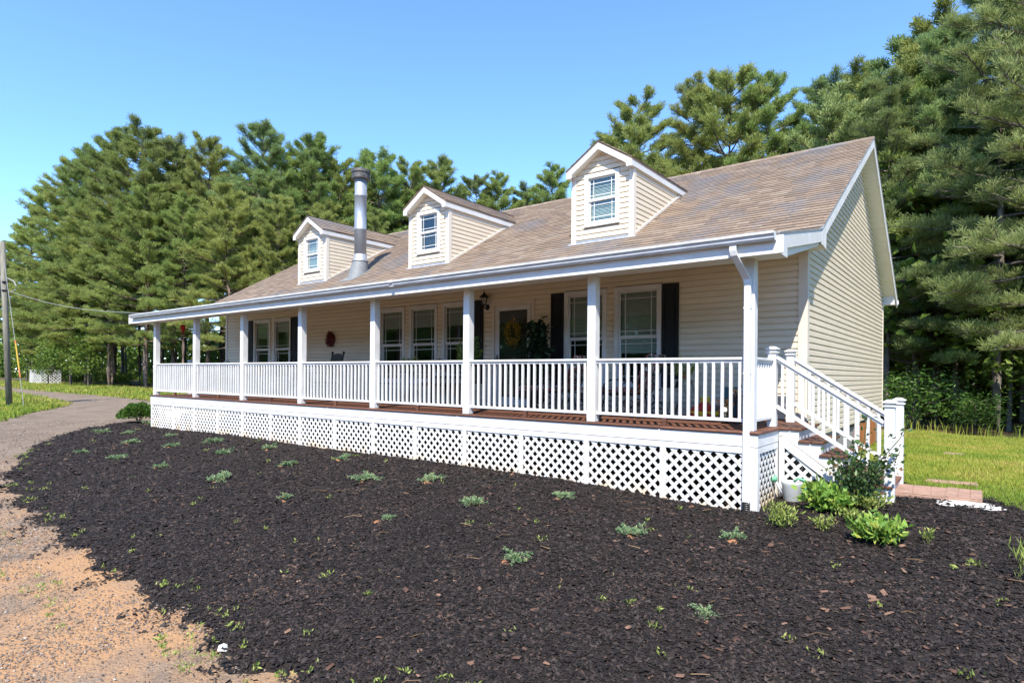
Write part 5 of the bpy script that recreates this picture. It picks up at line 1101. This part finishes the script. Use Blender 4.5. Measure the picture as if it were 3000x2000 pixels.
hp=leafclump('fern','green potted fern on a stand left of the door, behind the sixth post','fern',(-5.78,1.25,.74),520,.28,.62,.10,.035,'leaf',14,.5,seed=63); pot(hp,.13,-.0+.2,'terra'); obj('stand',MB().lathe([(.13,-.74),(.13,-.72),(.02,-.70),(.02,-.04),(.15,-.03),(.15,0)],(0,0,0),14),hp,m=M['iron'])
# iron chairs and red bench near the middle windows
def iron_chair(x,y,rz,lab):
    t=thing('iron_chair',lab,'chair',(x,y,.004),rz,'black iron chairs on the porch')
    def o(n,mb): return obj(n,mb,t,m=M['iron'])
    o('seat',MB().lathe([(.02,.44),(.21,.44),(.215,.45),(.21,.46),(.02,.46)],(0,0,0),18))
    for a in (.8,2.35,3.93,5.5): o('leg',MB().tube([(.17*math.cos(a),.17*math.sin(a),.44),(.23*math.cos(a),.23*math.sin(a),0)],.012,6))
    o('back_hoop',MB().tube([(-.2,.12,.45),(-.2,.20,.80),(-.12,.22,.96),(0,.225,1.0),(.12,.22,.96),(.2,.20,.80),(.2,.12,.45)],.012,6))
    sc_=MB(); sc_.tube([(.07*math.cos(k*.63),.21,.76+.09*math.sin(k*.63)) for k in range(11)],.008,5); sc_.tube([(0,.16,.46),(0,.21,.67)],.008,5); sc_.tube([(0,.215,.85),(0,.225,1.0)],.008,5); o('scroll',sc_)
iron_chair(-8.68,1.55,rad(-60),'black scrolled iron chair, the left one below the middle windows'); iron_chair(-6.9,1.6,rad(50),'black scrolled iron chair, the right one near the sixth post')
bt=thing('bistro_table','round black iron table between the two iron chairs','table',(-7.85,1.65,.004)); obj('table_top',MB().lathe([(.02,.70),(.34,.70),(.345,.715),(.34,.725),(.02,.725)],(0,0,0),24),bt,m=M['iron'])
for a in (.5,2.6,4.7): obj('leg',MB().tube([(.05*math.cos(a),.05*math.sin(a),.70),(.12*math.cos(a),.12*math.sin(a),.35),(.26*math.cos(a),.26*math.sin(a),0)],.013,6),bt,m=M['iron'])
pg=leafclump('potted_plant','yellow-green potted plant on the round iron table','potted plant',(-7.92,1.62,.73),160,.14,.26,.12,.022,'weed',9,1.0,seed=64); pot(pg,.08,.12,'terra')
rbn=thing('bench','low black bench with a red cushion behind the fifth railing bay','bench',(-7.45,2.15,.004)); M['redcloth']=mat('red_cushion_cloth',(.22,.045,.045),.85,.2,14); obj('seat_cushion',MB().cbox(-.5,.5,-.2,.2,.40,.48,.03),rbn,m=M['redcloth'])
for sx in (-.44,.44):
    for sy in (-.16,.16): obj('leg',MB().tube([(sx,sy,0),(sx,sy,.4)],.018,6),rbn,m=M['iron'])
obj('backrest',MB().bar((-.5,.2,.82),(.5,.2,.82),.03,.08).bar((-.5,.2,.6),(.5,.2,.6),.03,.06).tube([(-.48,.2,0),(-.48,.22,.86)],.018,6).tube([(.48,.2,0),(.48,.22,.86)],.018,6),rbn,m=M['iron'])
# folding plant stand, plant, toys and boxes at the right end
M['oldwood']=mat('pale_green_wood',(.34,.34,.24),.8,.2,9,.2,40)
fs=thing('plant_stand','pale wooden folding plant stand right of the floral lounge chairs','plant stand',(-1.68,1.92,.004))
for sy in (-.18,.18):
    obj('leg',MB().bar((-.22,sy,0),(-.06,sy,.60),.03,.03),fs,m=M['oldwood']); obj('leg',MB().bar((.24,sy,0),(.06,sy,.60),.03,.03),fs,m=M['oldwood'])
obj('top_shelf',MB().cbox(-.13,.13,-.2,.2,.59,.615,.004),fs,m=M['oldwood']); obj('lower_shelf',MB().cbox(-.2,.2,-.2,.2,.22,.24,.004),fs,m=M['oldwood'])
sp2=leafclump('spider_plant','wispy potted plant on top of the folding stand','potted plant',(-1.66,1.9,.622),150,.22,.22,.22,.014,'weed',12,.6,seed=65); pot(sp2,.085,.13,'terra')
M['toyy']=mat('yellow_plastic',(.62,.43,.02),.4); M['toyr']=mat('red_plastic',(.42,.03,.02),.4); M['toyo']=mat('orange_plastic',(.62,.2,.03),.5); M['teal']=mat('teal_paint',(.075,.15,.16),.6,.2,10)
ty=thing('ride_on_toy','yellow and red ride-on toy behind the last railing bay','toy',(-1.22,1.55,.004))
obj('base',MB().cbox(-.20,.22,-.13,.13,.05,.13,.025),ty,m=M['toyy']); obj('body',MB().prism([(-.17,.13),(.16,.13),(.14,.22),(.02,.27),(-.12,.20)],-.09,.09,'y'),ty,m=M['toyr']); obj('seat_back',MB().cbox(-.02,.10,-.08,.08,.25,.36,.03),ty,m=M['toyy'])
for sx in (-.13,.14):
    for sy in (-.14,.14): obj('wheel',MB().tube([(sx,sy-.015,.055),(sx,sy+.015,.055)],.055,14),ty,m=M['toyr'])
tb=thing('teal_box','open teal wooden box against the siding near the corner','box',(-.95,1.95,.004)); obj('back_board',MB().cbox(-.14,.16,.10,.12,0,.50,.004),tb,m=M['teal']); obj('side_board',MB().cbox(.15,.17,-.1,.12,0,.46,.004),tb,m=M['teal']); obj('front_board',MB().cbox(-.28,.02,-.13,-.11,.0,.21,.004),tb,m=M['teal']); obj('side_board',MB().cbox(-.29,-.27,-.12,.12,0,.21,.004),tb,m=M['teal'])
M['oflow']=ramp_mat('orange_flowers',[(0,(.55,.16,.02)),(.6,(.70,.28,.05)),(1,(.75,.45,.16))],.6)
of=leafclump('flower_pot','pot of orange flowers on the deck left of the corner post','flowers',(-.74,1.2,.004),170,.10,.30,.045,.04,'oflow',8,.6,seed=66); pot(of,.08,.16,'terra')
of=leafclump('flower_pot','taller orange flower bunch beside the scrolled bench end','flowers',(-.57,1.25,.30),90,.05,.18,.045,.04,'oflow',6,.6,seed=67); pot(of,.05,.10,'iron'); obj('stand',MB().lathe([(.09,-.3),(.09,-.29),(.015,-.28),(.015,-.02),(.06,0)],(0,0,0),10),of,m=M['iron'])
M['pwhite']=mat('white_ceramic',(.7,.68,.62),.4)
dg=thing('dog_figurine','small white-headed dog figurine on the deck behind the last railing bay','figurine',(-.70,1.02,.004))
obj('body',MB().lathe([(.04,0),(.052,.03),(.045,.10),(.03,.15)],(0,0,0),12),dg,m=M['bpaint'],smooth=True); obj('head',MB().lathe([(.005,.14),(.035,.16),(.04,.19),(.028,.22),(.004,.23)],(0,-.01,0),12),dg,m=M['pwhite'],smooth=True); obj('muzzle',MB().tube([(0,-.03,.18),(0,-.065,.172)],[.02,.014],8),dg,m=M['pwhite'])
bs=thing('iron_bench','black scrolled iron bench standing behind the corner post','bench',(-.36,1.25,.004)); 
for sy in (-.35,.35):
    obj('end_frame',MB().tube([(-.14,sy,0),(-.13,sy,.22),(-.17,sy,.36),(-.10,sy,.40),(.1,sy,.38),(.16,sy,.62),(.10,sy,.66)],.018,6).tube([(.14,sy,0),(.10,sy,.38)],.018,6).tube([(.0+.08*math.cos(k*.6),sy,.22+.08*math.sin(k*.6)) for k in range(11)],.012,5),bs,m=M['iron'])
for k in range(5): obj('seat_slat',MB().cbox(-.15+k*.06,-.105+k*.06,-.36,.36,.385,.402,.003),bs,m=M['bpaint'])
for k in range(3): obj('back_slat',MB().cbox(.118+k*.014,.134+k*.014,-.36,.36,.46+k*.075,.50+k*.075,.003),bs,m=M['bpaint'])
# ------------------------------------------------------------------ GROUND STUFF
g=np.random.default_rng(77)
camxy=np.array(CAM[:2])
def scatter(poly,n_by_ring,wa,seed):
    """points in poly; n_by_ring: list of (dmin,dmax,density)"""
    g=np.random.default_rng(seed); P=np.array(poly); x0,y0=P.min(0); x1,y1=P.max(0); out=[]
    for a,b,dn in n_by_ring:
        xa,xb,ya,yb=max(x0,CAM[0]-b),min(x1,CAM[0]+b),max(y0,CAM[1]-b),min(y1,CAM[1]+b)
        if xb<=xa or yb<=ya: continue
        n=int((xb-xa)*(yb-ya)*dn); X=g.uniform(xa,xb,n); Y=g.uniform(ya,yb,n); d=np.hypot(X-CAM[0],Y-CAM[1]); wx,wy=wob(X,Y,wa)
        fx,fy=-math.sin(rad(37.65)),math.cos(rad(37.65)); rx,ry=math.cos(rad(37.65)),math.sin(rad(37.65)); dx,dy=X-CAM[0],Y-CAM[1]; dep=dx*fx+dy*fy; lat=dx*rx+dy*ry
        k=(d>=a)&(d<b)&inside(poly,wx,wy)&(dep>1.5)&(np.abs(lat)<dep*.93+.8); out.append(np.stack([X[k],Y[k],d[k]],-1))
    return np.concatenate(out)
def chips(S,off,lmin,lmax,ratio,hr,seed,tilt=.5,lump=0):
    """roof-shaped chips, six vertices each"""
    g=np.random.default_rng(seed); n=len(S); L=g.uniform(lmin,lmax,n)*(1+.25*(S[:,2]>9)+.3*(S[:,2]>14)); W=L*g.uniform(ratio*.6,ratio*1.4,n); H=L*hr*g.uniform(.6,1.4,n); az=g.uniform(0,2*math.pi,n)
    loc=np.zeros((n,6,3)); h=.5; j=lambda s=.18:1+g.uniform(-s,s,n)
    for i,(a,b,c) in enumerate(((-1,-1,0),(1,-1,0),(1,1,0),(-1,1,0),(-.65,0,1),(.65,0,1))):
        loc[:,i,0]=a*L*h*j(.3); loc[:,i,1]=b*W*h*j(.35)+ (0 if c==0 else W*g.uniform(-.25,.25,n)); loc[:,i,2]=c*H*j()
    tx=g.normal(0,tilt,n); ty=g.normal(0,tilt*.6,n)
    loc[:,:,2]+=loc[:,:,1]*np.tan(np.clip(tx,-1,1))[:,None]+loc[:,:,0]*np.tan(np.clip(ty,-.8,.8))[:,None]
    c,s=np.cos(az)[:,None],np.sin(az)[:,None]; X=loc[:,:,0]*c-loc[:,:,1]*s+S[:,0:1]; Y=loc[:,:,0]*s+loc[:,:,1]*c+S[:,1:2]
    z0=GZ(S[:,0],S[:,1])+off+g.uniform(0,.012,n); 
    if lump: z0=z0+lump*(np.sin(S[:,0]*9.1+2*np.sin(S[:,1]*7))*np.sin(S[:,1]*8.3)+.5*np.sin(S[:,0]*23+S[:,1]*17)*np.sin(S[:,1]*29-S[:,0]*11))
    V=np.stack([X,Y,loc[:,:,2]+z0[:,None]],-1).reshape(-1,3); o=np.arange(n)[:,None]*6
    F=np.concatenate([o+np.array([f]) for f in ((0,1,5),(0,5,4),(2,3,4),(2,4,5),(1,2,5),(3,0,4))],0); return V,F
BIG=[(x+(x+8)*.03,y-.35 if y<-1 else y) for x,y in BED]; S=scatter(BIG,[(2,6.5,3500),(6.5,9,2000),(9,13,1000),(13,24,380)],.0,1); wx,wy=wob(S[:,0],S[:,1],.07); pd=pdist(BED,wx,wy); S=S[g.uniform(0,1,len(S))<np.clip((pd+.28)/.36,0,1)**1.6]
# keep out of the house footprint
S=S[~((S[:,1]>.02)&(S[:,0]<.06)&(S[:,0]>-17))]
V,F=chips(S,.018,.015,.046,.42,.18,2,.36,.012); obj('bark_mulch',np_mesh('bark_mulch',V,F,M['mulch']),kind='stuff',label='dark brown bark mulch covering the planting bed')
Sn=scatter(BED,[(2,7,16),(7,12,8)],.1,21); Sn=Sn[(Sn[:,0]>-3)&(g.uniform(0,1,len(Sn))<np.clip((Sn[:,0]+3)/4,.1,1))&~((Sn[:,1]>.02)&(Sn[:,0]<.06))]; V,F=chips(Sn,.026,.03,.075,.5,.16,22,.25); obj('bark_nuggets',np_mesh('bark_nuggets',V,F,M['nugget']),kind='stuff',label='larger reddish bark pieces among the mulch at the right')
BED2=[(x*1.0+(x+8)*.012,y*1.045-.06) for x,y in BED]
S2=scatter(BED2,[(2,8,330),(8,16,200)],.30,3); S2=S2[S2[:,1]<-3.0]; V,F=chips(S2,-.006,.016,.045,.45,.2,4); obj('stray_mulch',np_mesh('stray_mulch',V,F,M['mulch']),kind='stuff',label='stray mulch chips along the drive edge')
# clay scars beside the junipers
mb=MB(); gg=np.random.default_rng(6)
for (x,y) in CLAY+[(-3.6,-.16),(-.7,-.2)]:
    if gg.uniform()<.45 and x<-9: continue
    n=11; c=gz(x,y)+.030; R_=gg.uniform(.05,.11); mb.add([(x,y,c+.012)]+[(x+R_*gg.uniform(.6,1.3)*math.cos(6.283*k/n),y+.7*R_*gg.uniform(.6,1.3)*math.sin(6.283*k/n),gz(x,y)+.012) for k in range(n)],[(0,1+k,1+(k+1)%n) for k in range(n)])
obj('clay_patches',mb,None,kind='stuff',label='small patches of bare red clay in the mulch',m=M['dirt'])
# gravel
S=scatter(DRIVE,[(1.5,7,1700),(7,12,900),(12,24,180)],.06,5); S=S[g.uniform(0,1,len(S))<.25+.75*(np.sin(S[:,0]*1.1+np.sin(S[:,1]*1.7)*1.4)+np.sin(S[:,1]*2.3+S[:,0]*.6)>-.2)]; S=S[~inside(BED,S[:,0],S[:,1])]
V,F=chips(S,-.014,.006,.021,.75,.35,6,.25); obj('gravel',np_mesh('gravel',V,F,M['stone']),kind='stuff',label='loose gravel on the clay drive')
# grass blades
def blades(S,ln,wd,off,seed,matn,name,lab,bend=.5):
    g=np.random.default_rng(seed); n=len(S); az=g.uniform(0,6.283,n); l=ln*g.uniform(.45,1.3,n); lean=g.uniform(.1,bend,n)*l; ax=g.uniform(0,6.283,n); z=GZ(S[:,0],S[:,1])+off
    b=np.stack([S[:,0],S[:,1],z-.01],-1); s=np.stack([np.cos(az),np.sin(az),0*az],-1)*(wd*g.uniform(.7,1.3,n))[:,None]/2; ld=np.stack([np.cos(ax),np.sin(ax),0*ax],-1)
    m_=b+ld*(lean*.35)[:,None]+np.array([0,0,1])*(l*.55)[:,None]; t=b+ld*lean[:,None]+np.array([0,0,1])*(l*.92)[:,None]
    V=np.stack([b-s,b+s,m_+s*.8,m_-s*.8,t],1).reshape(-1,3); o=np.arange(n)[:,None]*5; F=np.concatenate([o+np.array([f]) for f in ((0,1,2),(0,2,3),(3,2,4))],0)
    obj(name,np_mesh(name,V,F,M[matn]),kind='stuff',label=lab)
S=scatter(LAWNR,[(6,13,2600),(13,18,1800),(18,26,1000)],.05,8); S=S[S[:,0]>-.2]; blades(S,.075,.010,.0,9,'grass','lawn_grass','mown yellow-green grass of the back lawn')
S=scatter(LAWNL,[(18,34,260),(34,60,70)],.1,10); S=S[S[:,1]>-9]; blades(S,.16,.035,0,11,'grass','left_grass','bright green grass around the utility pole')
S=scatter(STRIP,[(24,80,60)],.2,12); blades(S,.16,.05,0,13,'grass','verge_grass','thin straw-coloured grass along the left wood')
# tall seed heads at the edge of the right lawn
x=g.uniform(-1.5,6,260); y=15.0+g.normal(0,.25,260); blades(np.stack([x,y,0*x],-1),.42,.018,0,14,'grass','tall_grass','tall seeding grass along the edge of the right wood',.35)
# pine straw under the wood edge
x=g.uniform(-70,-22,9000); y=9.6+(x+70)*.02+g.normal(0,1.6,9000); S=np.stack([x,y,0*x],-1); V,F=chips(np.concatenate([S[:,:2],np.full((len(S),1),5.)],1),.0,.10,.3,.2,.1,15,.2); obj('pine_straw',np_mesh('pine_straw',V,F,M['litter']),kind='stuff',label='brown pine straw along the edge of the left wood')
# small weeds in the mulch and along its edge
S=scatter(BED,[(2.5,7,2.6),(7,12,1.5),(12,20,.6)],.1,16); S=S[(S[:,1]<-.25)]; keep=g.uniform(0,1,len(S))<(.35+.65*(np.sin(S[:,0]*1.3+1)*np.sin(S[:,1]*1.7)>0)); S=S[keep]
E_=[(-5.2+g.normal(0,.5),-5.75+g.normal(0,.12),5) for k in range(16)]+[(-2.9+g.normal(0,.3),-5.45+g.normal(0,.1),5) for k in range(22)]+[(-8.5+g.normal(0,.9),-5.6+g.normal(0,.3),5) for k in range(16)]
for (a,b) in zip(BED[4:13],BED[5:14]):
    for k in range(7): t=g.uniform(); E_.append((a[0]+(b[0]-a[0])*t+g.normal(0,.08),a[1]+(b[1]-a[1])*t+g.normal(0,.10),5))
S=np.concatenate([S,np.array(E_)]); P=[];D=[]
for x,y,_ in S:
    n=int(g.integers(4,18)); r=g.uniform(.008,.04); p=np.stack([x+g.normal(0,r,n),y+g.normal(0,r,n),gz(x,y)+.025+g.uniform(0,.035,n)],-1); P.append(p); D.append(rnd_dirs(n,g)+np.array([0,0,.9]))
V,F=leaves(np.concatenate(P),np.concatenate(D),g,.036,.012); obj('small_weeds',np_mesh('small_weeds',V,F,M['weed']),kind='stuff',label='tiny lime green weed sprouts scattered over the mulch')
# twigs
mb=MB()
for k in range(60):
    x=g.uniform(-6,3.5); y=g.uniform(-4.8,.3)
    if not inside(BED,np.array([x]),np.array([y]))[0] or (y>-.1 and x<.1): continue
    a=g.uniform(0,6.28); l=g.uniform(.06,.22); z=gz(x,y)+.04; mb.tube([(x,y,z),(x+l*.5*math.cos(a),y+l*.5*math.sin(a),z+.012),(x+l*math.cos(a+.3),y+l*math.sin(a+.3),z)],.003,4)
obj('twigs',mb,None,kind='stuff',label='pale twigs and pine needles lying on the mulch',m=M['litter'])
